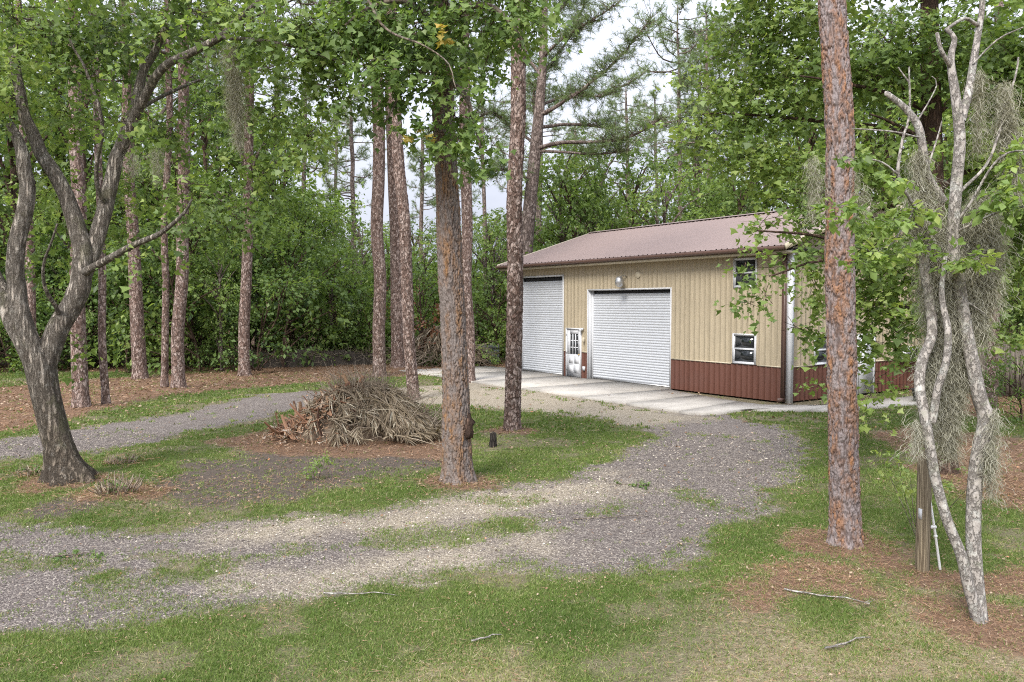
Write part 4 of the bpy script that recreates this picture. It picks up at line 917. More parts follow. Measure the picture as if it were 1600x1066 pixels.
# the spreading pine behind the workshop
def spreading_pine():
    Y0 = 44.0; rng = np.random.default_rng(55)
    o = thing('pine_tree', 'tall spreading pine with long bare arching limbs behind the workshop', 'pine tree')
    tr = px_line([(812, 545, 26, 0), (818, 460, 24, 0), (822, 385, 22, 0), (829, 310, 20, 0), (838, 220, 18, 0), (846, 130, 14, 0), (850, 40, 11, 0), (853, -60, 7, 0), (856, -150, 3, 0)], Y0)
    P, R = tr; P[0][2] = -0.1; wood([(P, R)], 12, 0.4).build('trunk', M_BARK_FAR, o, True)
    limbs = [[(838, 232, 7, 0), (880, 222, 6, -1), (930, 222, 5, -1.5), (985, 212, 4, -2), (1040, 182, 2, -2.5)], [(840, 200, 6, 0), (880, 194, 5, 1), (930, 196, 4, 2), (980, 205, 2, 2)],
             [(842, 180, 7, 0), (875, 165, 6, -.5), (910, 140, 5, -1), (945, 110, 4, -1), (985, 70, 3, -1.5), (1020, 25, 2, -2)], [(845, 150, 6, 0), (838, 190, 6, 1), (834, 140, 5, 1), (865, 95, 4, 2), (895, 50, 3, 2), (915, 0, 2, 2)],
             [(838, 225, 5, 0), (800, 200, 4, 1), (770, 175, 4, 1), (745, 185, 2, 1)], [(832, 285, 5, 0), (800, 268, 4, -1), (770, 268, 3, -1), (738, 285, 2, -1)], [(846, 120, 5, 0), (815, 80, 4, 1), (780, 60, 3, 1), (750, 30, 2, 1)],
             [(848, 90, 5, 0), (880, 60, 4, -1), (930, 30, 3, -2), (970, 0, 2, -2)], [(850, 50, 5, 0), (820, 10, 4, 1), (790, -30, 3, 1)], [(851, 40, 5, 0), (890, 0, 4, 1), (940, -40, 3, 1)], [(852, -10, 5, 0), (880, -60, 3, 0), (900, -110, 2, 0)], [(852, -20, 5, 0), (820, -70, 3, 1), (800, -110, 2, 0)],
             [(843, 165, 5, 0), (890, 150, 4, 2), (940, 150, 3, 3), (1000, 120, 2, 3)], [(838, 236, 5, 0), (890, 238, 4, -1), (940, 240, 3, -1), (985, 235, 2, -1)]]
    lw = [px_line(r, Y0) for r in limbs]; 
    for q, r in enumerate(lw): wood([r], 6, 0.4, 0.15, 3 + q).build('limb', M_BARK_FAR, o, True)
    tips, dirs = [], []; mb = MB()
    for li, (P, R) in enumerate(lw):
        S = spline(P, 0.15); n = len(S)
        bare = li in (0, 1, 13)
        for q in range(int(n * (2.4 if bare else 4.2))):
            f = rng.uniform(0.5 if bare else 0.25, 1.0); b = S[int(f * (n - 1))]; d = unit(rng.normal(0, 1, 3) * [1, 1, 0.55] + [0, 0, 0.35 if not bare else 0.5]); l = rng.uniform(0.3, 1.2)
            e = b + d * l; mb.tube([b, e], [0.02, 0.008], 3, False); tips.append(e); dirs.append(d)
            if rng.random() < 0.6: tips.append(b + d * l * 0.6 + rng.normal(0, 0.15, 3)); dirs.append(d)
    mb.build('twigs', M_BARK_FAR, o); V, F, t = needles(rng, np.array(tips), np.array(dirs), 18, 0.34, 0.02)
    add('crown', mesh_np('crown', V, [F], M_NEEDLE, {'tint': t}), o)
spreading_pine()

# ------------------------------------------------------------------ broadleaf trees near the camera
def add_crown(o, rng, blobs, dens, per, leaf, mat, kind='oval', name='crown', twig=0.006, twig_mat=None, **k):
    V, F, t, tw = foliage(rng, blobs, dens, per, leaf, kind, twig=twig, **k)
    add(name, mesh_np(name, V, [F], mat, {'tint': t}), o)
    if twig:
        mb = MB(); twig_mesh(tw, twig, mb); mb.build('twigs', twig_mat or M_BARK_DARK, o, kind='stuff')
def bl(px, py, Y, rx, rz=None, ry=None):
    p = at(px, py, Y); return (p[0], p[1], p[2], rx, ry or rx, rz or rx * 0.75)

def forked_tree():
    Y = 13.55; rng = np.random.default_rng(31)
    o = thing('forked_tree', 'old grey tree with stout leaning trunk forking into several mottled limbs', 'tree')
    P, R = px_line([(106, 752, 50, 0), (91, 690, 46, 0), (72, 620, 46, 0), (58, 552, 52, 0)], Y); P[0][2] = float(gz(P[0][0], P[0][1]))
    R = R * 0.9; Pf, Rf = flared(P, R, f=0.8)
    S = spline(np.column_stack([Pf, Rf]), 0.05); V, Q, T = tube_np(S[:, :3], S[:, 3], 40, False)
    c = np.repeat(S[:, :3], 40, 0); dz = V - c; a = np.arctan2(dz[:, 1], dz[:, 0]); z = c[:, 2]
    k = 1 + 0.22 * np.exp(-np.maximum(z, 0) / 0.3) * np.cos(5 * a + 1.0) + 0.07 * np.cos(3 * a + 2.0 + 0.8 * z) + 0.1 * (vnoise(a * 7 + 20, z * 1.2, 3) - 0.5) + 0.05 * (vnoise(a * 18 + 20, z * 3, 4) - 0.5)
    V = c + dz * k[:, None]
    add('trunk', mesh_np('trunk', V, [Q], M_FORK, smooth=True), o)
    limbs = [[(62, 580, 44, 0), (30, 520, 36, .1), (5, 470, 34, .2), (-20, 410, 28, .3), (-50, 300, 20, .5), (-60, 150, 14, .5), (-40, 0, 8, .8)],
             [(60, 580, 42, -.05), (42, 520, 38, -.15), (26, 450, 34, -.2), (27, 380, 32, -.2), (40, 310, 30, -.2), (36, 240, 24, -.2), (14, 195, 16, -.2)],
             [(64, 585, 46, 0), (90, 515, 42, .1), (122, 455, 40, .2), (128, 385, 36, .3), (104, 310, 30, .3), (62, 235, 26, .3), (38, 175, 22, .3), (24, 100, 18, .4), (14, 20, 14, .5), (8, -80, 9, .6)],
             [(115, 465, 36, .2), (142, 400, 32, .4), (163, 330, 30, .6), (186, 240, 26, .8), (205, 180, 22, 1.0), (222, 120, 17, 1.1), (245, 75, 14, 1.2), (268, 20, 11, 1.2), (285, -60, 7, 1.3)],
             [(190, 235, 20, .8), (222, 160, 18, .5), (258, 105, 16, .2), (300, 82, 15, 0), (345, 58, 14, -.2), (375, 28, 11, -.3), (412, -5, 8, -.4)],
             [(128, 428, 17, .2), (160, 408, 15, -.2), (205, 388, 13, -.6), (250, 366, 10, -.9), (285, 338, 7, -1.2), (300, 310, 4, -1.3)],
             [(165, 330, 10, .6), (150, 270, 8, .2), (160, 200, 7, 0), (140, 130, 6, -.2), (110, 60, 4, -.3)], [(205, 180, 9, 1), (255, 150, 7, 1.6), (330, 120, 5, 2.2), (420, 105, 4, 2.6), (500, 60, 3, 3)],
             [(345, 58, 8, -.2), (400, 62, 7, -.8), (470, 75, 6, -1), (540, 100, 4, -1.2)], [(96, 500, 9, .1), (70, 450, 7, -.5), (72, 400, 5, -.8), (90, 350, 4, -1)]]
    for q, r in enumerate(limbs):
        p_, r_ = px_line(r, Y); wood([(p_, r_ * 0.78)], 16, 0.08, 0.05, 4 + q).build('limb', M_FORK, o, True)
    blobs = [bl(70, 60, 14.6, 1.1), bl(170, 50, 15, 1.1), bl(300, 30, 14.5, .9), bl(400, 70, 13.6, .9, .7), bl(470, 50, 12.6, 1.0, .8), bl(540, 30, 13, .7), bl(520, 120, 12.9, .55, .45), bl(430, 170, 14.2, .7, .6), bl(340, 150, 15.5, .7), bl(110, 180, 15.2, .8), bl(20, 150, 15, .7), bl(230, 290, 15, .6, .45), bl(150, 120, 12.6, .4, .3), bl(310, 320, 13.4, .6, .35),
             bl(370, 340, 14.6, .7, .4), bl(270, 210, 15.6, .7), bl(90, 290, 15.4, .6), bl(290, 300, 12.4, .4, .3), bl(480, 210, 13.6, .5, .5), bl(250, 60, 12.3, .35, .3), bl(400, 270, 15.2, .7, .5), bl(-60, 100, 13, 1.1), bl(-80, 260, 13.5, 1.0), bl(20, 330, 15.8, .6, .4), bl(330, -60, 13.5, 1.0), bl(120, -60, 13, 1.0), bl(230, 400, 13, .35, .2), bl(120, 545, 14.2, .35, .25), bl(200, 200, 12.9, .35, .3), bl(60, 400, 15, .5, .3), bl(180, 350, 15, .5, .3), bl(360, 20, 12.6, .5, .35), bl(20, 30, 13, .6, .4)]
    add_crown(o, rng, blobs, 22, 13, 0.086, M_LEAF_M, 'lobed', droop=0.45, spray=0.55, shell=0.7, tint0=0.55)
forked_tree()

def ridged_tree():
    Y = float(gnd(715, 755)[1]); rng = np.random.default_rng(32); b = gnd(715, 755); b[2] = float(gz(b[0], b[1])) - 0.06
    o = thing('ridged_tree', 'massive tall tree with deeply ridged brown trunk and drooping leafy boughs', 'tree')
    P, R = px_line([(716, 757, 56, 0), (713, 690, 54, 0), (712, 600, 50, 0), (708, 500, 47, 0), (703, 400, 45, 0), (699, 300, 42, 0), (694, 200, 40, 0), (690, 100, 37, 0), (686, 0, 34, 0), (680, -150, 28, 0)], Y)
    P[0][2] = b[2]
    R = R * 0.8
    V, Q, at_ = plated_trunk(P, R, 5, (0.05, 0.26), 0.036, 130, 0.014, 0.5, 7, 0.2)
    add('trunk', mesh_np('trunk', V, [Q], M_CENTRAL, at_), o)
    bp = at(733, 668, Y - 0.1); th = np.linspace(0, math.pi, 9); ph = np.linspace(0, 2 * math.pi, 16, endpoint=False)
    TH, PH = np.meshgrid(th, ph, indexing='ij'); rr = 0.13 * (1 + 0.9 * (vnoise(TH * 5 + 3, PH * 3, 8) - 0.5))
    V = np.stack([bp[0] - .04 + rr * np.sin(TH) * np.cos(PH), bp[1] + rr * np.sin(TH) * np.sin(PH), bp[2] + 1.5 * rr * np.cos(TH)], -1).reshape(-1, 3)
    i = np.arange(8)[:, None] * 16; k = np.arange(16)[None]; Q = np.stack([i + k, i + (k + 1) % 16, i + 16 + (k + 1) % 16, i + 16 + k], -1).reshape(-1, 4)
    add('burl', mesh_np('burl', V, [Q], M_BARK_DARK), o)
    limbs = [[(690, 60, 14, 0), (660, 20, 12, -.6), (620, 0, 10, -1), (580, 10, 7, -1.2), (540, 40, 4, -1.3)], [(692, 40, 14, 0), (730, 10, 11, -.7), (770, 10, 9, -1), (800, 40, 6, -1.2), (820, 80, 3, -1.4)], [(694, 120, 9, 0), (725, 150, 8, -.6), (745, 200, 6, -.9), (755, 260, 3, -1)],
             [(692, 100, 10, 0), (660, 110, 8, -.7), (630, 140, 5, -1), (600, 190, 3, -1.2)], [(686, -40, 16, 0), (720, -100, 12, -1), (780, -130, 8, -2)], [(686, -40, 16, 0), (650, -110, 12, 1), (590, -150, 8, 2)],
             [(575, 0, 4, -1.4), (610, 50, 4, -1.5), (660, 70, 3, -1.6), (700, 100, 2, -1.6), (715, 140, 1.5, -1.6)]]
    for q, r in enumerate(limbs): wood([px_line(r, Y)], 8, 0.1, 0.05, 9 + q).build('limb', M_BARK_GREY, o, True)
    blobs = [bl(590, 40, 12.4, .75, .5), bl(650, 50, 12.5, .7, .55), bl(720, 40, 12.7, .6, .5), bl(790, 30, 12.5, .75, .45), bl(835, 45, 12.3, .4, .4), bl(640, 110, 12.4, .5, .4), bl(600, 130, 12.3, .55, .45), bl(690, 130, 12.7, .45, .4), bl(735, 205, 12.5, .4, .55), bl(715, 185, 12.6, .45, .3), bl(765, 235, 12.5, .22, .3), bl(745, 255, 12.6, .25, .28), bl(585, 60, 13.5, .6), bl(545, 160, 12.9, .35, .3),
             bl(700, 90, 14.2, .8, .5), bl(760, 100, 12.4, .3, .35), bl(570, 110, 12, .35, .3), bl(640, -50, 12.8, .9), bl(760, -50, 12.8, .9), bl(690, -160, 13.5, 1.3), bl(840, -30, 12.5, .6), bl(560, 20, 12.8, .6), bl(510, 50, 12.8, .6), bl(675, 210, 12.8, .25, .2), bl(710, 225, 12.4, .2, .15)]
    add_crown(o, rng, blobs, 29, 14, 0.082, M_LEAF_D, 'lobed', droop=0.6, spray=0.42, shell=0.6, tint0=0.6)
    add_crown(o, rng, [bl(683, 228, 12.3, .12, .08), bl(718, 222, 12.2, .12, .1), bl(630, 200, 12.3, .1)], 130, 9, 0.1, M_LEAF_L, 'lobed', name='young_leaves', twig=0, droop=0.5, spray=0.2)
    add_crown(o, rng, [bl(697, 52, 11.9, .1, .06), bl(652, 212, 12.2, .1, .05)], 60, 7, 0.085, M_LEAF_Y, 'lobed', name='yellowed_leaves', twig=0, droop=0.5, spray=0.15)
ridged_tree()

def gum_tree():
    b = gnd(1475, 738); Y = float(b[1]); rng = np.random.default_rng(33)
    o = thing('sweetgum_tree', 'leafy green sweetgum with dark brown trunk overhanging the workshop corner', 'tree')
    P, R = px_line([(1476, 738, 34, 0), (1474, 650, 32, 0), (1468, 520, 32, 0), (1460, 380, 32, 0), (1456, 240, 31, 0), (1454, 120, 28, 0), (1452, 0, 25, 0), (1450, -200, 18, 0), (1448, -350, 8, 0)], Y); P[0][2] = 0
    Pf, Rf = flared(P, R, f=0.35); wood([(Pf, Rf)], 20, 0.1).build('trunk', M_BARK_DARK, o, True)
    ends = [(1180, 360, -1.0, 420), (1240, 300, .5, 330), (1300, 330, -.5, 380), (1100, 180, .5, 220), (1160, 80, 1, 150), (1250, 120, -1, 180), (1360, 180, -1, 240), (1380, 420, -1, 480), (1320, 480, .5, 500), (1580, 250, 1, 300), (1570, 420, .5, 450), (1590, 100, 0, 180), (1200, 430, -1.2, 400)]
    lw = []
    for ex, ey, dy, sy in ends:
        lw.append(px_line([(1462, sy, 10, 0), ((1462 * 2 + ex) / 3, (sy * 2 + ey) / 3 - 12, 8, dy * .3), ((1462 + 2 * ex) / 3, (sy + 2 * ey) / 3 - 10, 5, dy * .7), (ex, ey, 2.5, dy)], Y))
    for q, r in enumerate(lw): wood([r], 7, 0.15, 0.12, 5 + q).build('limb', M_BARK_DARK, o, True)
    blobs = [bl(1090, 215, 15.2, .55, .45), bl(1130, 140, 15.2, .75, .6), bl(1170, 60, 15, .85, .7), bl(1060, 190, 15.0, .3, .25), bl(1190, 180, 15, .8, .6), bl(1160, 260, 15, .6, .45), bl(1230, 250, 14.8, .8, .6), bl(1250, 120, 14.5, .9, .8), bl(1240, 20, 14.5, 1.0, .7),
             bl(1250, 330, 14.2, .5, .35), bl(1205, 350, 13.7, .28, .25), bl(1240, 385, 13.8, .4, .28), bl(1225, 415, 13.6, .35, .28), bl(1270, 430, 13.8, .38, .45), bl(1175, 470, 13.5, .16, .14), bl(1165, 430, 13.5, .12, .1), bl(1195, 463, 13.5, .07, .05), bl(1278, 535, 13.9, .22, .16), bl(1265, 515, 13.7, .18, .1), bl(1285, 600, 13.9, .12, .18), bl(1240, 512, 13.6, .1, .05),
             bl(1360, 100, 14, 1.0, .8), bl(1380, 240, 13.8, .85, .7), bl(1380, 360, 13.9, .8, .6), bl(1370, 460, 14.0, .75, .55), bl(1420, 420, 13.6, .6, .6), bl(1345, 540, 14, .5, .4), bl(1370, 590, 14, .3, .35), bl(1352, 620, 14, .15, .2), bl(1415, 530, 13.9, .5, .32), bl(1355, 400, 13.4, .5, .4), bl(1350, 480, 13.5, .45, .4), bl(1395, 500, 13.4, .45, .4), bl(1300, 380, 13.9, .45, .4), bl(1285, 340, 14.3, .4, .35), bl(1270, 470, 13.8, .3, .3), bl(1225, 345, 13.9, .3, .25), bl(1420, 470, 13.3, .4, .4), bl(1345, 570, 13.7, .3, .3), bl(1350, 320, 13.6, .45, .3), bl(1390, 300, 13.5, .45, .3), bl(1280, 300, 14, .4, .3), bl(1470, 60, 13.5, 1.0, .8), bl(1560, 80, 14.5, 1.1, .8), bl(1570, 220, 14.8, 1.0, .8), bl(1580, 330, 14.6, .9, .6), bl(1560, 430, 15, .8, .6), bl(1590, 520, 15, .6, .4), bl(1520, 300, 15.5, .9, .8),
             bl(1200, -60, 14.8, 1.0, .8), bl(1370, -70, 14.5, 1.0, .8), bl(1520, -80, 14.2, 1.0, .8), bl(1650, 100, 14.5, 1.5, 1.2), bl(1660, 330, 14.8, 1.3, 1)]
    add_crown(o, rng, blobs, 30, 14, 0.086, M_LEAF_M, 'lobed', droop=0.35, spray=0.48, shell=0.6, tint0=0.6)
gum_tree()

# ------------------------------------------------------------------ Spanish moss
def moss(label, spots, n, name='spanish_moss'):
    """spots: (x,y,z, half width, length); short curled strands filling a hanging beard"""
    n = int(n * 3.6); rng = np.random.default_rng(int(abs(spots[0][0]) * 1000) + n); A = np.asarray(spots, float); pick = rng.choice(len(A), n, p=(A[:, 3] * A[:, 4]) / (A[:, 3] * A[:, 4]).sum()); a = A[pick]
    f = rng.random(n) ** 1.25                                  # how far down the beard the strand starts
    lump = vnoise(pick * 3.7, f * 5, 3) * 0.8 + 0.4
    top = a[:, :3] + rng.normal(0, 0.55, (n, 3)) * (a[:, 3] * (1 - 0.72 * f) * lump)[:, None]; top[:, 2] -= f * a[:, 4]
    L = rng.uniform(0.06, 0.2, n)
    seg = 6; P = [top]; d = rng.normal(0, 0.7, (n, 3))
    for k in range(seg):
        d = 0.4 * d + rng.normal(0, 0.85, (n, 3)) * [1, 1, 0.5]; P.append(P[-1] + (np.array([0, 0, -0.8]) + d) * (L / seg)[:, None])
    P = np.stack(P, 1); w = rng.uniform(0.0009, 0.0022, n); ang = rng.uniform(0, 6.28, n); S = np.stack([np.cos(ang), np.sin(ang), np.zeros(n)], 1) * w[:, None]
    V = np.stack([P - S[:, None], P + S[:, None]], 2).reshape(n, -1, 3); m = seg + 1
    F = (np.arange(n)[:, None, None] * (2 * m) + np.array([(2 * i, 2 * i + 1, 2 * i + 3, 2 * i + 2) for i in range(seg)])[None]).reshape(-1, 4)
    t = np.clip(rng.normal(0.5, 0.2, n), 0, 1)
    return add(name, mesh_np(name, V.reshape(-1, 3), [F], M_MOSS, {'tint': np.repeat(t, 2 * m)}), label=label, cat='moss')
def ms(px, py, Y, hw, ln): p = at(px, py, Y); return (p[0], p[1], p[2], hw, ln)

def lichen_tree():
    b = gnd(1526, 972); Y = float(b[1]); rng = np.random.default_rng(34)
    o = thing('lichen_tree', 'pale lichen-covered twin-stemmed tree with broken bare branches, draped in moss', 'tree')
    st = [[(1534, 978, 26, 0), (1518, 930, 22, -.05), (1500, 865, 20, -.08), (1474, 790, 19, -.1), (1456, 720, 19, -.1), (1447, 655, 19, -.1), (1438, 605, 19, -.05), (1441, 565, 19, 0), (1456, 520, 18, .05), (1452, 465, 18, .1), (1444, 410, 17, .1), (1450, 340, 17, .1)],
          [(1532, 978, 32, .03), (1526, 920, 28, .05), (1520, 840, 27, .06), (1524, 740, 27, .05), (1540, 660, 29, .05), (1530, 620, 26, .05), (1514, 540, 24, .08), (1498, 450, 22, .1), (1489, 380, 22, .1), (1494, 300, 21, .1), (1500, 220, 20, .1), (1492, 150, 17, .1), (1484, 95, 13, .1), (1490, 62, 10, .1), (1478, 48, 7, .1)],
          [(1456, 660, 15, -.1), (1466, 610, 14, -.15), (1478, 570, 14, -.2), (1481, 520, 13, -.2), (1470, 460, 10, -.1), (1476, 400, 8, 0)],
          [(1474, 315, 15, .1), (1448, 275, 15, .05), (1440, 230, 14, 0), (1432, 195, 13, 0), (1414, 168, 11, 0), (1388, 148, 9, 0), (1383, 146, 7, 0)],
          [(1502, 190, 14, .1), (1516, 130, 13, .2), (1526, 60, 11, .3), (1534, 10, 9, .3), (1536, -60, 7, .3)], [(1529, 40, 7, .3), (1508, 28, 6, .2), (1480, 45, 5, .1)], [(1488, 110, 8, .1), (1470, 80, 7, 0), (1462, 52, 6, 0)],
          [(1446, 350, 7, 0), (1420, 310, 6, -.2), (1402, 270, 6, -.3), (1410, 220, 5, -.3), (1422, 180, 4, -.3), (1421, 105, 2.5, -.3)], [(1421, 130, 3, -.3), (1412, 118, 2.5, -.3), (1404, 106, 2, -.3)],
          [(1402, 272, 4, -.3), (1370, 252, 3.5, -.4), (1325, 250, 2.5, -.5)], [(1440, 215, 3, 0), (1400, 205, 3, -.2), (1330, 200, 2, -.4)], [(1432, 192, 3, 0), (1462, 135, 2, .1), (1455, 120, 1.5, .1)],
          [(1500, 300, 6, .1), (1545, 250, 5, .2), (1570, 180, 4, .3), (1590, 90, 3, .4)], [(1496, 345, 5, .1), (1560, 250, 4, -.2), (1610, 235, 3, -.3)], [(1494, 362, 4, .1), (1560, 330, 3.5, -.2), (1620, 318, 2.5, -.4)], [(1448, 330, 6, .1), (1425, 335, 4, -.1), (1395, 380, 3, -.2), (1370, 390, 2, -.3)], [(1504, 465, 3, .1), (1540, 490, 2, 0)],
          [(1520, 100, 3, .2), (1560, 60, 3, .1), (1600, 40, 2, 0)], [(1445, 275, 4, .05), (1465, 215, 3, .1), (1472, 190, 2, .1)]]
    lw = [px_line(r, Y) for r in st]
    lw = [(p_, r_ * (0.82 if q_ in (0, 1, 2) else 0.9)) for q_, (p_, r_) in enumerate(lw)]
    for q in (0, 1): lw[q][0][0][2] = float(gz(b[0], b[1])) - 0.1
    for q, (P, R) in enumerate(lw):
        if q < 2: wood([(P, R)], 14, 0.05, 0.02, q).build('stem', M_BARK_PALE, o, True)
        elif q < 5: wood([(P, R)], 12, 0.05, 0.02, q).build('limb', M_BARK_PALE, o, True)
    for q, r_ in enumerate(lw[5:]): wood([r_], 7, 0.06, 0.03, 3 + q).build('branch', M_BARK_PALE, o, True)
    def sprays(pts, n, r, leaf):
        return [bl(px, py, Y + dy, r, r * 0.6) for px, py, dy in pts]
    blobs = sprays([(1335, 345, -.5), (1372, 392, -.4), (1395, 350, -.4), (1400, 400, -.3), (1420, 378, -.2), (1350, 412, -.4), (1550, 300, -.3), (1565, 330, -.4), (1590, 270, -.3), (1590, 315, -.4), (1600, 240, -.3), (1520, 408, -.2), (1495, 400, -.3), (1400, 285, -.5), (1330, 250, -.6), (1430, 330, -.3), (1570, 240, .2), (1310, 325, -.5), (1375, 350, -.2)], 6, 0.11, 0.1)
    add_crown(o, rng, blobs, 620, 8, 0.075, M_LEAF_L, 'oval', droop=0.15, spray=0.13, shell=0.6, tint0=0.6, twig=0.002, twig_mat=M_BARK_PALE)
    Yb = Y + 0.15
    moss('dense grey moss mass wrapped round the fork of the lichen tree', [ms(1455 + 12 * k, 330 + 18 * (k % 4), Yb + .05 * (k % 3), .13, .9) for k in range(8)] + [ms(1530 + 8 * k, 300 + 15 * k, Yb, .09, .8) for k in range(4)], 6500)
    moss('long grey moss curtain hanging between the two pale stems', [ms(1462 + 10 * k, 430 + 20 * (k % 3), Yb + .1, .1, 1.1 + .15 * (k % 2)) for k in range(5)] + [ms(1478, 560, Yb + .1, .1, .9), ms(1490, 600, Yb + .1, .08, .7), ms(1452, 560, Yb + .1, .09, .8)], 6500)
    moss('grey moss beard trailing beside the right pale stem', [ms(1548, 700, Y, .03, .45), ms(1550, 640, Y, .04, .5), ms(1545, 690, Y - .05, .03, .35)], 420)
    moss('wispy moss hanging from upper right twigs', [ms(1570 + 6 * k, 130 + 30 * k, Y + .3, .07, .55) for k in range(4)] + [ms(1530, 110, Y + .2, .05, .75)], 1100)
    moss('moss clump on the bent side branch of the lichen tree', [ms(1436, 235, Y, .05, .45), ms(1448, 285, Y + .05, .06, .6), ms(1430, 300, Y, .04, .5), ms(1432, 655, Y - .1, .025, .3)], 1100)
lichen_tree()
moss('thin moss veil hanging beside the thick plated pine', [ms(1270, 245, 9.8, .07, .75), ms(1280, 270, 9.75, .05, .5), ms(1338, 268, 9.75, .05, .5), ms(1352, 290, 9.8, .04, .4)], 330)
moss('long moss beard hanging from a bough of the forked tree', [ms(362, 72, 13.3, .14, 1.1), ms(370, 110, 13.3, .13, 1.2), ms(375, 160, 13.3, .06, .7)], 1500)
moss('small moss tuft among leaves of the forked tree', [ms(245, 235, 14.0, .2, .5), ms(210, 235, 14.2, .15, .4)], 260)

# ------------------------------------------------------------------ woods behind: shared broadleaf trees and shrubs
def wood_tree(seed, H, rad, z0, leaf, dens, mat, lumps=18, per=14, bark=None, stems=1):
    rng = np.random.default_rng(seed); mb = MB(); blobs = []
    for s in range(stems):
        a = rng.uniform(0, 6.28); k = 0.0 if stems == 1 else 0.25; lean = rng.normal(0, 0.35 + k, 2)
        P = np.array([[k * math.cos(a), k * math.sin(a), -0.1], [k * math.cos(a) + lean[0] * .2, k * math.sin(a) + lean[1] * .2, H * .25], [lean[0] * .6, lean[1] * .6, H * .55], [lean[0], lean[1], H * .9]])
        S = spline(np.column_stack([P, [0.02 * H * .8, .016 * H * .8, .011 * H * .8, .02]]), 0.4); mb.tube(S[:, :3], S[:, 3] / (1 if stems == 1 else 1.6), 9)
        for i in range(lumps // stems):
            t = rng.uniform(0, 1); z = H * (z0 + (1 - z0) * t); rr = rad * (0.35 + 0.75 * math.sin(math.pi * (0.18 + 0.75 * t))) * rng.uniform(0.35, 1.0); an = rng.uniform(0, 6.28)
            c = np.array([lean[0] * t + rr * math.cos(an), lean[1] * t + rr * math.sin(an), z]); r = rad * rng.uniform(0.26, 0.42)
            blobs.append((*c, r, r, r * rng.uniform(0.55, 0.85)))
            b = S[int(np.clip((z / H - 0.18) / 0.9, 0, 1) * (len(S) - 1)), :3]; m = (b + c) / 2 + [0, 0, 0.05 * H * rng.random()]
            mb.tube(spline([b, m, c], 0.5), np.linspace(0.008 * H, 0.015, len(spline([b, m, c], 0.5))), 5)
    V, F, t, tw = foliage(rng, blobs, dens, per, leaf, 'oval', droop=0.25, spray=0.75, shell=0.5, tint0=0.45, twig=0.01)
    twig_mesh(tw[:: 3], 0.007, mb)
    return mb.mesh('trunk', bark or M_BARK_DARK), mesh_np('crown', V, [F], mat, {'tint': t})
KINDS = {
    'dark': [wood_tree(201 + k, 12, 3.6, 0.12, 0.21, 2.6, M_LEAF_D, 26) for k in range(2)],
    'mid': [wood_tree(211 + k, 12, 3.6, 0.15, 0.21, 2.5, M_LEAF_M, 26) for k in range(2)],
    'light': [wood_tree(221 + k, 12, 3.4, 0.2, 0.2, 2.3, M_LEAF_L, 24, bark=M_BARK_FAR) for k in range(2)],
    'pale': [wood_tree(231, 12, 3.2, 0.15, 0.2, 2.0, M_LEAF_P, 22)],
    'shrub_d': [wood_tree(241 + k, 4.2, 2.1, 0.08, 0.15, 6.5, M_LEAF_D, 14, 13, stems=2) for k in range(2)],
    'shrub_m': [wood_tree(251 + k, 4.2, 2.1, 0.08, 0.15, 6.5, M_LEAF_M, 14, 13, stems=2) for k in range(2)],
    'shrub_l': [wood_tree(261, 4.2, 2.0, 0.08, 0.14, 8.0, M_LEAF_L, 15, 13, stems=2)],
    'russet': [wood_tree(271, 4.2, 1.2, 0.3, 0.16, 5.0, M_LEAF_R, 9, 10, stems=1)],
}
LAB = {'dark': ('dark_tree', 'dark green broadleaf tree in the woods behind the clearing', 'tree'), 'mid': ('broadleaf_tree', 'mid green broadleaf tree in the woods behind the clearing', 'tree'), 'light': ('bright_tree', 'bright light green tree in the woods behind the clearing', 'tree'), 'pale': ('pale_tree', 'pale hazy green tree in the distance behind the woods', 'tree'),
       'shrub_d': ('dark_shrub', 'dark leafy shrub in the shaded thicket at the edge of the pine straw', 'shrub'), 'shrub_m': ('shrub', 'green leafy shrub in the thicket at the edge of the woods', 'shrub'), 'shrub_l': ('bright_shrub', 'bright yellow-green shrub at the edge of the woods', 'shrub'), 'russet': ('russet_shrub', 'small shrub with dead rust-red leaves behind the leaning pine', 'shrub')}
LOOK = {'dark': 'dark green broadleaf tree', 'mid': 'mid green broadleaf tree', 'light': 'bright light green tree', 'pale': 'pale hazy far tree', 'shrub_d': 'dark shaded leafy shrub', 'shrub_m': 'mid green leafy shrub', 'shrub_l': 'bright yellow-green shrub', 'russet': 'shrub with dead rust-red leaves'}
def plant(kind, px, Y, H, k=0, wide=1.0, label=None, X=None):
    label = label or LOOK[kind] + ' ' + where(px)
    tr, cr = KINDS[kind][k % len(KINDS[kind])]; nm, lab, cat = LAB[kind]; base = 4.2 if ('shrub' in kind or kind == 'russet') else 12.0
    x = at(px, 476, Y)[0] if X is None else X; rg = np.random.default_rng(int(px * 13 + Y * 7 + k + 5000))
    o = thing(nm, label or lab, cat, (x, Y, -0.03), rg.uniform(0, 6.28), LAB[kind][0].replace('_', ' ') + 's ' + where(px))
    s = H / base; o.scale = (s * wide, s * wide, s)
    add('trunk', tr, o); add('crown', cr, o); return o
W_ = []
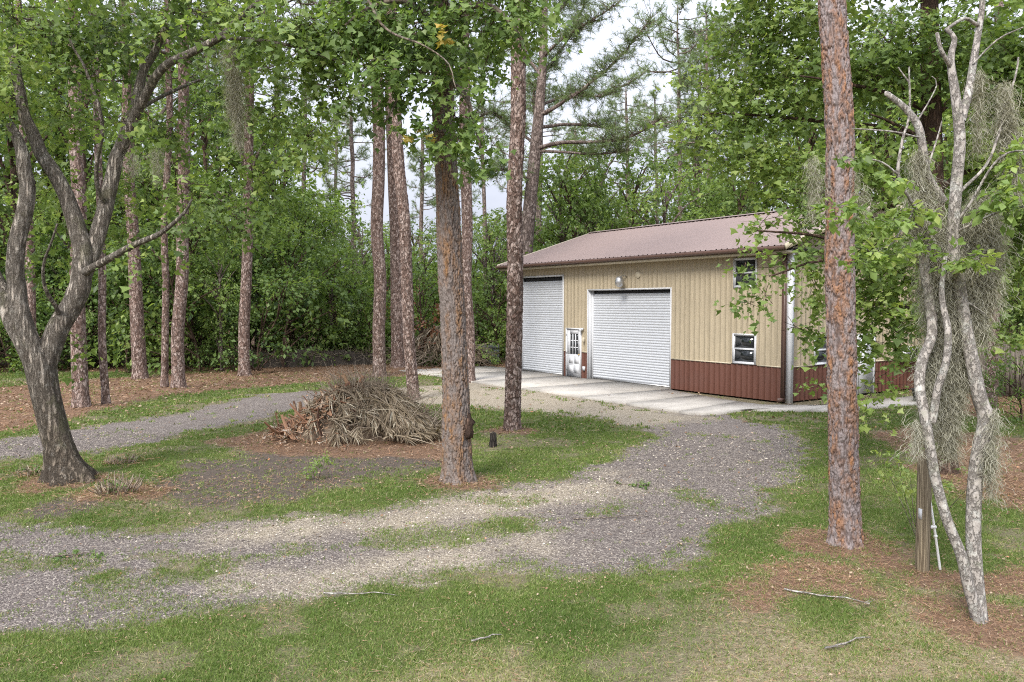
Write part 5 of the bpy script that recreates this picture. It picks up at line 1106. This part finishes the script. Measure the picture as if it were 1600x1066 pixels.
# left woods: tall and dense
for i, (px, Y, H, kd, wd) in enumerate([(-160, 40, 17, 'dark', 1), (-60, 45, 18, 'mid', 1), (20, 40, 16, 'dark', 1), (90, 48, 19, 'mid', 1), (150, 42, 16, 'dark', .9), (215, 50, 20, 'light', 1), (270, 43, 15, 'mid', 1), (335, 48, 17, 'dark', .9), (385, 44, 14, 'light', 1), (430, 52, 15, 'mid', 1), (300, 56, 22, 'mid', 1), (130, 56, 22, 'light', 1), (30, 56, 23, 'mid', 1),
        (470, 46, 8.5, 'mid', 1), (515, 52, 9.5, 'light', 1.1), (560, 47, 8.5, 'light', 1.2), (610, 54, 8.5, 'mid', 1.2), (655, 48, 7.5, 'light', 1.3), (700, 52, 8, 'light', 1.2), (755, 46, 8.5, 'light', 1.1), (790, 54, 9, 'light', 1.1),
        (880, 50, 13, 'light', .95), (935, 52, 14, 'light', 1), (905, 48, 11.5, 'mid', .9), (985, 54, 13, 'mid', 1), (1035, 50, 11.5, 'light', 1.1), (1090, 56, 12.5, 'light', 1), (1140, 52, 12, 'mid', 1), (1190, 56, 16, 'light', 1), (1240, 50, 17, 'mid', 1), (1300, 54, 20, 'light', 1), (1360, 48, 18, 'mid', 1), (1420, 52, 21, 'dark', 1), (1480, 47, 18, 'mid', 1), (1545, 50, 20, 'light', 1), (1620, 46, 18, 'mid', 1), (1700, 44, 18, 'dark', 1),
        (1560, 31, 10, 'mid', .9), (1640, 28, 10, 'dark', 1), (1490, 37, 12, 'mid', .9), (1720, 25, 9, 'mid', 1)]):
    plant(kd, px, Y, H, i, wd)
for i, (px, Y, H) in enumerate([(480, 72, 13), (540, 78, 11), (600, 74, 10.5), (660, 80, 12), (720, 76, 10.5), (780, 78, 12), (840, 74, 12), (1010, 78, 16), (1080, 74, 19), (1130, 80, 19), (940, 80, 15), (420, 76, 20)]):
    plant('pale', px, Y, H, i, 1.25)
# thicket along the edge of the straw
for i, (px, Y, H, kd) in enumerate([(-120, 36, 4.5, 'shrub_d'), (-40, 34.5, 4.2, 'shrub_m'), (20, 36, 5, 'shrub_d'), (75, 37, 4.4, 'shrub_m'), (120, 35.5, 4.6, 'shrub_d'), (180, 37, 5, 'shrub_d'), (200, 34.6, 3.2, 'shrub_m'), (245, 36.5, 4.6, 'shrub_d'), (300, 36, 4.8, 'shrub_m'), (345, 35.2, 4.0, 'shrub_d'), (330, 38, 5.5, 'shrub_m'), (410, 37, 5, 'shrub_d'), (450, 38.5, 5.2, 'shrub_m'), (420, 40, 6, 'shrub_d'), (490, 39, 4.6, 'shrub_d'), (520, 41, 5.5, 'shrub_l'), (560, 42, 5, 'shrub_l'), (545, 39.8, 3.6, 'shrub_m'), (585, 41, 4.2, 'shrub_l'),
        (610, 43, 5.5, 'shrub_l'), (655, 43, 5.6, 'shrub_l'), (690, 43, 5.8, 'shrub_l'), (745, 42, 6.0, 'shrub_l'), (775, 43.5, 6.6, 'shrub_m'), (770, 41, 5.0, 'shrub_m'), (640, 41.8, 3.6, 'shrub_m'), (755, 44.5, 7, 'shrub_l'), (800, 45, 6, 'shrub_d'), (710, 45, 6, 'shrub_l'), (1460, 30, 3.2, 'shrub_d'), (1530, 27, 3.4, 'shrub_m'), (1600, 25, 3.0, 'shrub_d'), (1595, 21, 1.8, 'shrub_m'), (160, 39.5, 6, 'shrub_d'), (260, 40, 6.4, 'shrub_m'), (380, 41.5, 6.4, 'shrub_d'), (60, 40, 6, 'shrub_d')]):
    rs_ = np.random.default_rng(i); plant(kd, px, Y + rs_.uniform(-0.6, 2.2), H * rs_.uniform(0.6, 1.25), i, rs_.uniform(0.85, 1.2))
for i, (px, Y, H, kd) in enumerate([(-20, 38, 8, 'mid'), (110, 39, 9, 'light'), (205, 41, 9, 'mid'), (300, 38, 7.5, 'mid'), (345, 36.5, 6, 'light'), (455, 41, 7, 'mid'), (540, 43, 6.5, 'light'), (600, 45, 6, 'light'), (400, 43, 9, 'light'), (765, 45, 7.5, 'light')]):
    plant(kd, px, Y, H, i, 0.9)
plant('russet', 662, 40.5, 4.6, 0)

def far_woods():
    """the solid mass of forest that closes the horizon"""
    rng = np.random.default_rng(77); blobs = []
    for px in range(-500, 2150, 24):
        Y = rng.uniform(88, 110); x = at(px, 476, Y)[0]; h = rng.uniform(5.5, 8.5) if 440 < px < 800 else rng.uniform(10, 18)
        for z in np.arange(0.5, h, 3.0): blobs.append((x + rng.normal(0, 1), Y + rng.normal(0, 2), z, 3.0, 3.0, 2.4))
    V, F, t, _ = foliage(rng, blobs, 0.34, 10, 0.75, 'oval', spray=1.4, tint0=0.5)
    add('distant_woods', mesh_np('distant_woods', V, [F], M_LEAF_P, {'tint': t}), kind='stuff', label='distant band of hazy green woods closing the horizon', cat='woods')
far_woods()

# ------------------------------------------------------------------ heap of cut palm fronds and brush
def frond_mesh(rng, pts, ll, n=34, wid=0.018):
    """feather frond: rachis along pts, leaflets of length ll both sides; returns V,F,tint"""
    S = spline(pts, 0.05); m = len(S); V, F, T = [], [], []
    Vt, Q, _ = tube_np(S, np.linspace(0.014, 0.004, m), 4, False); V.append(Vt); F.append(np.vstack([Q[:, [0, 1, 2]], Q[:, [0, 2, 3]]])); T.append(np.full(len(Vt), 0.7)); o = len(Vt)
    for i in range(n):
        f = 0.12 + 0.88 * i / n; k = int(f * (m - 1)); t = unit(S[min(k + 1, m - 1)] - S[max(k - 1, 0)]); side = unit(np.cross(t, [0, 0, 1.0]))
        for sg in (-1, 1):
            d = unit(t * rng.uniform(0.7, 1.1) + side * sg * rng.uniform(0.25, 0.7) + [0, 0, rng.uniform(-0.45, 0.15)]); l = ll * rng.uniform(0.6, 1.1) * (1.1 - 0.55 * f)
            w = unit(np.cross(d, rng.normal(size=3))) * wid * rng.uniform(0.6, 1.2); p = S[k]; q = p + d * l * 0.55; e = p + d * l + [0, 0, -0.12 * l]
            V.append(np.array([p - w * .5, p + w * .5, q + w, q - w, e])); F.append(np.array([(0, 1, 2), (0, 2, 3), (3, 2, 4)]) + o); T.append(np.full(5, np.clip(rng.normal(0.5, 0.27), 0, 1))); o += 5
    return np.vstack(V), np.vstack(F), np.concatenate(T)
def curved_twigs(rng, base, dirs, L, r0, curl=0.35, n=4):
    V, F, T = [], [], []; o = 0
    for b, d, l in zip(base, dirs, L):
        P = [b]; dd = d
        for k in range(n): dd = unit(dd + rng.normal(0, curl, 3)); P.append(P[-1] + dd * l / n)
        Vt, Q, _ = tube_np(np.array(P), np.linspace(r0, r0 * 0.25, n + 1) * rng.uniform(0.7, 1.3), 3, False)
        V.append(Vt); F.append(np.vstack([Q[:, [0, 1, 2]], Q[:, [0, 2, 3]]]) + o); T.append(np.full(len(Vt), np.clip(rng.normal(0.55, 0.2), 0, 1))); o += len(Vt)
    return np.vstack(V), np.vstack(F), np.concatenate(T)
def tinted(name, data, mat, parent, **k):
    V, F, t = data; return add(name, mesh_np(name, V, [F], mat, {'tint': t}), parent, **k)
def slab_data(rng, c, size, curve=0.3):
    """curved bark slab / palm boot"""
    l, w, th = size; n = 5; V = []
    for i in range(n):
        u = i / (n - 1) - 0.5; taper = 1 - 0.45 * (u + 0.5)
        for j in (-1, 0, 1):
            for s in (0, 1): V.append((u * l, j * w * 0.5 * taper, curve * l * u * u + 0.25 * w * j * j + s * th))
    V = np.array(V); R = np.array(Matrix.Rotation(rng.uniform(0, 6.28), 3, 'Z') @ Matrix.Rotation(rng.normal(0, 0.55), 3, 'Y') @ Matrix.Rotation(rng.normal(0, 0.6), 3, 'X'))
    V = V @ R.T + c; F = []
    for i in range(n - 1):
        a = i * 6; b = a + 6
        for j in (0, 2): F += [(a + j + 1, a + j + 3, b + j + 3), (a + j + 1, b + j + 3, b + j + 1), (a + j, b + j + 2, a + j + 2), (a + j, b + j, b + j + 2)]
        F += [(a, a + 1, b + 1), (a, b + 1, b), (a + 5, a + 4, b + 4), (a + 5, b + 4, b + 5)]
    return V, np.array(F), np.full(len(V), np.clip(rng.normal(0.5, 0.25), 0, 1))
def frond_pile():
    rng = np.random.default_rng(61); c = gnd(562, 690); c[1] += 0.5; c[0] = at(562, 600, c[1])[0]; c[2] = float(gz(c[0], c[1]))
    o = thing('brush_pile', 'big heap of dry grey palm fronds, twigs and split bark on the island', 'brush pile', c)
    hh = lambda x, y: 0.9 * np.exp(-((np.abs(x - 0.05) / 1.32) ** 3.0 + (np.abs(y) / 1.05) ** 2.6)) + 0.1 * np.exp(-(x * x / 3.6 + y * y / 2.0)) + 0.16 * (vnoise(np.asarray(x) * 2.2 + 5, np.asarray(y) * 2.2, 77) - 0.5) * np.exp(-(x * x / 2.5 + y * y / 2)) - 0.02
    g = np.linspace(-2.2, 2.2, 56); X, Y = np.meshgrid(g, g * 0.8); x, y = X.ravel(), Y.ravel(); k = np.hypot(x / 1.85, y / 1.5) < 1
    z = hh(x, y) * 0.86 + 0.12 * (fbm(x * 3 + 9, y * 3, 5, 3) - 0.5) - 0.16 - 0.5 * sstep(1.2, 1.85, np.hypot(x, y * 1.2))
    i = np.arange(55)[:, None] * 56; j = np.arange(55)[None]; Q = np.stack([i + j, i + j + 1, i + 57 + j, i + 56 + j], -1).reshape(-1, 4); Q = Q[k[Q].all(1)]
    add('packed_core', mesh_np('packed_core', np.stack([x, y, z], 1), [Q], M_TWIG, {'tint': np.clip(0.05 + 0.4 * (fbm(x * 9, y * 9, 3, 3) - 0.3), 0, 1)}, True), o)
    for q in range(190):                                       # fronds thrown across the heap, most of them drooping to the right and front
        x0, y0 = (rng.uniform(-0.55, 1.1), rng.normal(-0.1, 0.45)) if q < 120 else (rng.normal(0, 0.9), rng.normal(0.1, 0.6))
        ph = rng.normal(-0.45, 0.5) if rng.random() < 0.72 else rng.uniform(0, 6.28); ln = rng.uniform(0.6, 1.25); bendy = rng.normal(0, 0.5); lift = rng.uniform(-0.05, 0.2); pts = []
        for t in np.linspace(0, 1, 6):
            xx, yy = x0 + ln * t * math.cos(ph + bendy * t), y0 + ln * t * math.sin(ph + bendy * t) * 0.9; k_ = min(1.0, 1.95 / max(math.hypot(xx, yy * 1.25), 0.01)); xx, yy = xx * k_, yy * k_
            pts.append((xx, yy, max(float(hh(xx, yy)), 0.03) + lift * (1 - 0.7 * t) + rng.normal(0, 0.015)))
        tinted('palm_frond', frond_mesh(rng, pts, rng.uniform(0.3, 0.65), 26, 0.013), M_DRY, o)
    n = 620; b = np.stack([rng.normal(0.05, 0.42, n), rng.normal(0, 0.35, n), np.zeros(n)], 1); b[:, 2] = hh(b[:, 0], b[:, 1]) - 0.08
    d = unit(np.stack([rng.normal(0.0, 0.55, n), rng.normal(0, 0.5, n), rng.uniform(0.3, 1.1, n)], 1)); tinted('twigs', curved_twigs(rng, b, d, rng.uniform(0.4, 0.95, n), 0.008, 0.3), M_TWIG, o, kind='stuff')
    n = 260; b = np.stack([rng.normal(0.2, 0.8, n), rng.normal(-0.2, 0.6, n), np.zeros(n)], 1); b[:, 2] = np.maximum(hh(b[:, 0], b[:, 1]), 0) - 0.02; d = unit(np.stack([rng.normal(0.2, 0.9, n), rng.normal(-0.2, 0.6, n), rng.uniform(-0.2, 0.5, n)], 1)); tinted('branches', curved_twigs(rng, b, d, rng.uniform(0.3, 1.0, n), 0.013, 0.25), M_TWIG, o, kind='stuff')
    n = 90; b = np.stack([rng.uniform(1.0, 1.9, n), rng.normal(0.3, 0.35, n), np.zeros(n)], 1); b[:, 2] = np.maximum(hh(b[:, 0], b[:, 1]), 0) ; d = unit(np.stack([rng.normal(0.4, 0.6, n), rng.normal(0, 0.5, n), rng.uniform(0.1, 0.8, n)], 1))
    tinted('side_branches', curved_twigs(rng, b, d, rng.uniform(0.3, 0.8, n), 0.014, 0.3), M_TWIG, o, kind='stuff')
    for q in range(110):
        x_, y_ = rng.uniform(-1.8, 0.1), rng.normal(-0.4, 0.45); z_ = max(float(hh(x_, y_)), 0.03) + rng.uniform(0.0, 0.1); big = rng.random() < 0.5
        tinted('bark_slab', slab_data(rng, np.array([x_, y_, z_]), (rng.uniform(0.3, 0.9) if big else rng.uniform(0.1, 0.3), rng.uniform(0.04, 0.13), 0.008)), M_CHUNK, o)
    n = 2200; x = rng.normal(-1.05, 0.45, n); y = rng.normal(-0.5, 0.5, n); P = np.stack([x, y, np.maximum(hh(x, y), 0.0) + rng.uniform(0, 0.09, n)], 1)
    V, F, kk = leaves_np(P, rand_dir(n, rng), rand_dir(n, rng), rng.uniform(0.04, 0.13, n), rng.uniform(0.012, 0.035, n))
    tinted('wood_chips', (V, F, np.repeat(np.clip(rng.normal(0.65, 0.2, n), 0, 1), kk)), M_CHUNK, o, kind='stuff')
frond_pile()

def dead_shrub_pile():
    rng = np.random.default_rng(62); c = np.array([at(690, 476, 40)[0], 40.0, 0.0])
    o = thing('brush_heap', 'overgrown heap of dry brown brush at the edge of the woods', 'brush pile', c)
    n = 900; a = rng.uniform(0, 6.28, n); r = rng.random(n) ** .5 * 2.2; b = np.stack([r * np.cos(a), r * np.sin(a) * .6, 1.75 * (1 - (r / 2.5) ** 2) * rng.random(n) ** .5], 1)
    d = unit(np.stack([np.cos(a) + rng.normal(0, .5, n), np.sin(a) + rng.normal(0, .5, n), rng.uniform(-.6, .5, n)], 1)); tinted('twigs', curved_twigs(rng, b, d, rng.uniform(.5, 1.3, n), 0.016, .25), M_TWIG, o, kind='stuff')
    for q in range(26):
        ph = rng.uniform(0, 6.28); pts = [(math.cos(ph) * r_, .6 * math.sin(ph) * r_, 1.9 - 0.36 * r_ * r_ * .9 + .1) for r_ in np.linspace(.1, 2.2, 5)]; tinted('palm_frond', frond_mesh(rng, pts, .6, 22, .03), M_DRY, o)
    V, F, t, _ = foliage(rng, [(rng.uniform(-1.6, 1.4), rng.uniform(-.7, .5), rng.uniform(.3, 1.6), .5, .5, .35) for q in range(7)], 22, 10, .14, 'oval', spray=.3); tinted('vine_leaves', (V, F, t), M_LEAF_D, o)
dead_shrub_pile()

# ------------------------------------------------------------------ smaller things
def gpt(px, py): p = gnd(px, py); p[2] = float(gz(p[0], p[1])); return p
M_WOODPOST = m_bark('weathered_timber', (0.3, 0.245, 0.165), (0.22, 0.18, 0.12), (0.12, 0.092, 0.06), (1, 1, 0.04), 40.0, 0.004)
M_GREYWOOD = m_bark('grey_boards', (0.22, 0.19, 0.16), (0.16, 0.135, 0.115), (0.07, 0.06, 0.05), (1, 1, 0.06), 30.0, 0.004)
M_DARKWOOD = m_bark('dark_boards', (0.09, 0.075, 0.062), (0.06, 0.05, 0.042), (0.03, 0.025, 0.02), (0.1, 1, 1), 30.0, 0.004)
M_PVC = m_plain('white_pipe', (0.75, 0.75, 0.73), 0.35, 0.05)
p = gpt(1441, 893); hP = 1.37
po = thing('wooden_post', 'square weathered timber post beside the pale twin-stemmed tree', 'post', p, 0.35)
w = 0.054; mb = MB(); mb.raw([(x * w * s, y * w * s, z) for z, s in ((-0.1, 1), (hP - 0.012, 1), (hP, 0.86)) for x, y in ((-1, -1), (1, -1), (1, 1), (-1, 1))],
    [(i * 4 + k, i * 4 + (k + 1) % 4, i * 4 + 4 + (k + 1) % 4, i * 4 + 4 + k) for i in range(2) for k in range(4)] + [(8, 9, 10, 11)]); mb.build('shaft', M_WOODPOST, po)
MB().box(-0.058, -0.03, 0.62, -0.054, 0.02, 0.74).build('tag_plate', M_WHITE, po)
b0, b1 = gpt(1470, 889), at(1452, 775, gnd(1470, 889)[1] - 0.05)
pv = thing('white_pipe', 'thin white plastic pipe leaning beside the wooden post', 'pipe', b0); q = b1 - b0
MB().tube([(0, 0, -0.05), q * 0.5, q], 0.014, 10).build('pipe', M_PVC, pv, True); MB().tube([q * 0.58 + [-0.05, 0, 0], q * 0.58 + [0.02, 0, 0]], 0.02, 10).build('clamp', M_PVC, pv, True)
MB().tube([q * 0.45, q * 0.47], 0.021, 10).build('coupling', M_PVC, pv, True)
p = gpt(770, 698); st_ = thing('stump', 'small charred black tree stump on the lawn by the slim pine', 'stump', p)
S = np.array([(0, 0, -0.05, .11), (0, 0, .03, .09), (.01, 0, .15, .075), (.005, 0, .3, .07)]); mb = MB().tube(S[:, :3], S[:, 3], 12); mb.build('trunk', m_bark('charred_bark', (.05, .042, .036), (.03, .026, .023), (.012, .01, .009), (1, 1, .3), 22, .01), st_)
MB().lathe([(0.0, .318), (.03, .315), (.064, .306)], 12, (.005, 0, 0)).build('cut_top', M_WOODPOST, st_)
def cut_shrub(label, px, py, n, h, r, leafy):
    rng = np.random.default_rng(px); p = gpt(px, py); o = thing('cut_shrub', label, 'cut shrub', p, 0)
    a = rng.uniform(0, 6.28, n); rr = r * rng.random(n) ** .6; b = np.stack([rr * np.cos(a), rr * np.sin(a), np.full(n, -.02)], 1); d = unit(np.stack([np.cos(a) * .5, np.sin(a) * .5, np.ones(n)], 1) + .2 * rng.normal(size=(n, 3)))
    V, F, T = curved_twigs(rng, b, d, rng.uniform(.5, 1.1, n) * h, .013, .15); tinted('cut_stems', (V, F, T), M_TWIG, o)
    Vl, Fl, t, _ = foliage(rng, [(rng.normal(0, r * .6), rng.normal(0, r * .6), h * .45, r * .4, r * .4, h * .35) for q in range(4)], leafy * .4, 7, .05, 'oval', spray=.12); tinted('leaves', (Vl, Fl, t), M_LEAF_D, o)
    n = 260; P = np.stack([rng.normal(0, r * 1.3, n), rng.normal(0, r * 1.3, n), rng.uniform(0, .1, n)], 1); V3 = tri_strips(P, unit(rand_dir(n, rng) * [1, 1, .3]), rand_dir(n, rng), rng.uniform(.08, .2, n), np.full(n, .008)); tinted('straw', (V3.reshape(-1, 3), np.arange(n * 3).reshape(-1, 3), np.repeat(rng.random(n), 3)), M_STRAW, o, kind='stuff')
cut_shrub('cut-back shrub with tan stubs on a straw mound before the forked tree', 184, 778, 110, .3, .3, 300)
cut_shrub('dark low cut-back shrub on the grass beyond the forked tree', 190, 724, 70, .2, .25, 500)
cut_shrub('dark low clipped shrub tucked behind the forked trunk', 52, 745, 60, .22, .25, 500)
def sapling(label, px, py, h, mat, n=5, name='sapling'):
    rng = np.random.default_rng(px + 1); o = thing(name, label, 'sapling', gpt(px, py)); mb = MB(); bb = []
    for k in range(n):
        e = np.array([rng.normal(0, .2 * h), rng.normal(0, .2 * h), h * rng.uniform(.5, 1)]); mb.tube([(0, 0, -.02), e * .5 + rng.normal(0, .02, 3), e], [.006, .005, .003], 4); bb.append((*e, .13 * h + .02, .13 * h + .02, .2 * h))
    mb.build('stems', M_BARK_GREY, o); V, F, t, _ = foliage(rng, bb, 600 if h < .6 else 160, 6, .05, 'oval', spray=.1, tint0=.7); tinted('leaves', (V, F, t), mat, o)
sapling('bright green sapling sprouting from bare soil before the frond pile', 496, 750, .42, M_LEAF_L); sapling('tiny green sprout beside the sapling on bare soil', 482, 750, .18, M_LEAF_L, 3); sapling('green sucker shoots behind the wooden post', 1436, 850, 1.35, M_LEAF_L, 6)
def fallen(label, px, py, ang, L, leaves, name='fallen_branch', mat=None, r=.01):
    rng = np.random.default_rng(px + py); p = gpt(px, py); o = thing(name, label, 'branch', p, ang); mb = MB(); pts = [(t * L, .06 * L * math.sin(t * 5), .02 + .02 * abs(math.sin(t * 7))) for t in np.linspace(-.5, .5, 8)]; mb.tube(pts, np.linspace(r, r * .4, 8), 6); mb.build('stick', mat or M_BARK_GREY, o)
    mb = MB(); sp = spline(pts, .02); 
    tws = np.array([(sp[k], sp[k] + unit(np.array([.6, rng.choice([-1, 1]) * .7, .25])) * L * .2) for k in rng.integers(0, len(sp), 5)]); twig_mesh(tws, .004, mb); mb.build('side_twigs', mat or M_BARK_GREY, o, kind='stuff')
    if leaves: V, F, t, _ = foliage(rng, [(t_[1][0], t_[1][1], .04, .1, .1, .03) for t_ in tws], 260, 6, .055, 'oval', spray=.1); tinted('leaves', (V, F, t), M_LEAF_D, o)
fallen('fallen leafy twig lying on the grass strip of the drive', 115, 872, .2, .5, True); fallen('fallen leafy twig on grey gravel near the drive bend', 985, 760, -.3, .5, True); fallen('long thin bare stick lying on grey gravel', 955, 810, .05, 1.1, False)
fallen('pale dry palm stem lying on the front lawn', 560, 933, -.15, .75, False, mat=M_BARK_PALE, r=.009); fallen('pale bare stick lying on the straw mound', 1290, 955, -.6, .8, False, mat=M_BARK_PALE, r=.01); fallen('pale bent twig at the foot of the straw mound', 1325, 1012, .35, .55, False, mat=M_BARK_PALE)
fallen('small pale dry twig tangle on the front lawn', 760, 1003, .4, .3, False, mat=M_BARK_PALE)
# fences
def plank_fence():
    a, b = at(1500, 476, 27.5)[:2], at(1760, 476, 23.5)[:2]; d = (b - a); L = np.linalg.norm(d); o = thing('plank_fence', 'weathered grey upright plank fence behind the right-hand pine', 'fence', (*a, 0), math.atan2(d[1], d[0])); rng = np.random.default_rng(3)
    for k in range(int(L / .15)): MB().box(k * .15, -.012, .03, k * .15 + .142, .012, 1.75 + rng.normal(0, .02)).build('plank', M_GREYWOOD, o)
    for z in (.4, 1.4): MB().box(0, .013, z, L, .05, z + .09).build('rail', M_GREYWOOD, o)
    for k in range(int(L / 2.4) + 1): MB().box(k * 2.4, .051, -.1, k * 2.4 + .09, .14, 1.7).build('post', M_GREYWOOD, o)
plank_fence()
def rail_fence():
    a, b = at(-180, 476, 37.5)[:2], at(345, 476, 39.5)[:2]; d = b - a; L = np.linalg.norm(d); o = thing('rail_fence', 'dark horizontal board fence in the shade behind the left pines', 'fence', (*a, 0), math.atan2(d[1], d[0])); n = int(L / 2.4)
    for k in range(n + 1): MB().box(k * 2.4, -.05, -.1, k * 2.4 + .1, .05, 1.5).build('post', M_DARKWOOD, o)
    for k in range(n):
        for z in (.15, .5, .85, 1.2): MB().box(k * 2.4 + .01, -.085, z, k * 2.4 + 2.39, -.052, z + .17).build('board', M_DARKWOOD, o)
rail_fence()
def board_wall():
    a = np.array([at(735, 476, 41.2)[0], 40.9]); o = thing('low_board_wall', 'low wall of weathered grey-blue boards beside the dry brush heap', 'wall', (*a, 0), -.1); m = m_plain('grey_blue_board', (.13, .15, .15), .8, .25, 8)
    for k in range(4): MB().box(0, 0, .02 + k * .25, 1.5, .03, .25 + k * .25).build('board', m, o)
    for x in (0, .7, 1.41): MB().box(x, .031, -.05, x + .09, .1, 1.05).build('post', M_GREYWOOD, o)
board_wall()
def berm():
    rng = np.random.default_rng(9); a, b = at(372, 476, 38.2)[:2], at(605, 476, 41.5)[:2]; o = thing('brush_berm', 'low dark bank of leaf mould and dead brush along the woods edge', 'berm', (*a, 0)); n = 60; V = []; L = b - a
    for i in range(n):
        for j in range(9):
            t = i / (n - 1); u = j / 8 * 2 - 1; h = .75 * (1 - u * u) * (.6 + .8 * float(fbm(np.array(t * 9), np.array(u), 4, 3))) * min(1, 8 * t, 8 * (1 - t)) - .03; V.append((L[0] * t, L[1] * t + u * .8, h))
    i = np.arange(n - 1)[:, None] * 9; k = np.arange(8)[None]; Q = np.stack([i + k, i + 9 + k, i + 10 + k, i + k + 1], -1).reshape(-1, 4); add('bank', mesh_np('bank', V, [Q], M_DARKWOOD, smooth=True), o)
    m = 900; t = rng.random(m); P = np.stack([L[0] * t, L[1] * t + rng.normal(-.3, .3, m), rng.uniform(.1, .7, m)], 1); tinted('twigs', curved_twigs(rng, P, unit(rand_dir(m, rng) + [0, -.3, .2]), rng.uniform(.2, .6, m), .01), M_TWIG, o, kind='stuff')
berm()
# planter and hanging dry fern at the side wall
p = gnd(1438, 629); pl_ = thing('planter', 'black plastic plant pot standing at the end of the walkway', 'planter', (p[0], p[1], .036)); 
MB().lathe([(0.0, 0), (.19, 0), (.25, .36), (.27, .36), (.27, .4), (.235, .4), (.225, .34), (.0, .33)], 20).build('pot', M_BLACK, pl_, True); MB().lathe([(0, .345), (.22, .345)], 20).build('soil', M_DARKIN, pl_)
hb = np.array([*b2w(BR_ + .55, 8.3), 0]); hf = thing('hanging_fern', 'dried yellow fern in a hanging basket beside the air conditioner', 'hanging plant', hb); rng = np.random.default_rng(5)
MB().lathe([(0, 1.45), (.1, 1.47), (.17, 1.62), (.18, 1.66)], 14).build('basket', M_DARKIN, hf, True); MB().tube([(0, 0, 1.6), (0, 0, 2.3), (-.1 * B_U[0], -.1 * B_U[1], 2.36), (-.55 * B_U[0], -.55 * B_U[1], 2.36)], .008, 5).build('hook', M_BLACK, hf)
n = 420; a = rng.uniform(0, 6.28, n); V, F, T = curved_twigs(rng, np.stack([.12 * np.cos(a), .12 * np.sin(a), np.full(n, 1.64)], 1), unit(np.stack([np.cos(a), np.sin(a), rng.uniform(.2, 1.5, n)], 1)), rng.uniform(.2, .5, n), .008, .2); tinted('fronds', (V, F, np.clip(T + .3, 0, 1)), M_DRY, hf, kind='stuff')
n = 300; a = rng.uniform(0, 6.28, n); P = np.stack([.22 * np.cos(a), .22 * np.sin(a), rng.uniform(1.3, 1.75, n)], 1); V3 = tri_strips(P, unit(np.stack([np.cos(a) * .3, np.sin(a) * .3, -np.ones(n)], 1) + .2 * rng.normal(size=(n, 3))), rand_dir(n, rng), rng.uniform(.3, .75, n), np.full(n, .02)); tinted('drooping_fronds', (V3.reshape(-1, 3), np.arange(3 * n).reshape(-1, 3), np.repeat(rng.random(n), 3)), M_STRAW, hf, kind='stuff')
# cabbage palm in the woods
def palm(label, px, Y, H, crown_r):
    rng = np.random.default_rng(px); x = at(px, 476, Y)[0]; o = thing('palm_tree', label, 'palm tree', (x, Y, 0)); S = spline([(0, 0, -.1), (.1, 0, H * .5), (0, .1, H)], .4); MB().tube(S, np.linspace(.2, .15, len(S)), 10).build('trunk', M_BARK_GREY, o, True)
    for k in range(22):
        a = rng.uniform(0, 6.28); e = rng.uniform(-.5, 1.2); d = np.array([math.cos(a) * math.cos(e), math.sin(a) * math.cos(e), math.sin(e)]); pts = [np.array([0, 0, H]) + d * crown_r * t + [0, 0, -.45 * crown_r * t * t] for t in np.linspace(0, 1, 5)]
        V, F, T = frond_mesh(rng, pts, .55, 22, .035); tinted('frond', (V, F, T * .8), M_LEAF_M if e > -.2 else M_DRY, o)
palm('feathery palm at the woods edge beyond the frond pile', 515, 43, 4.2, 1.5)
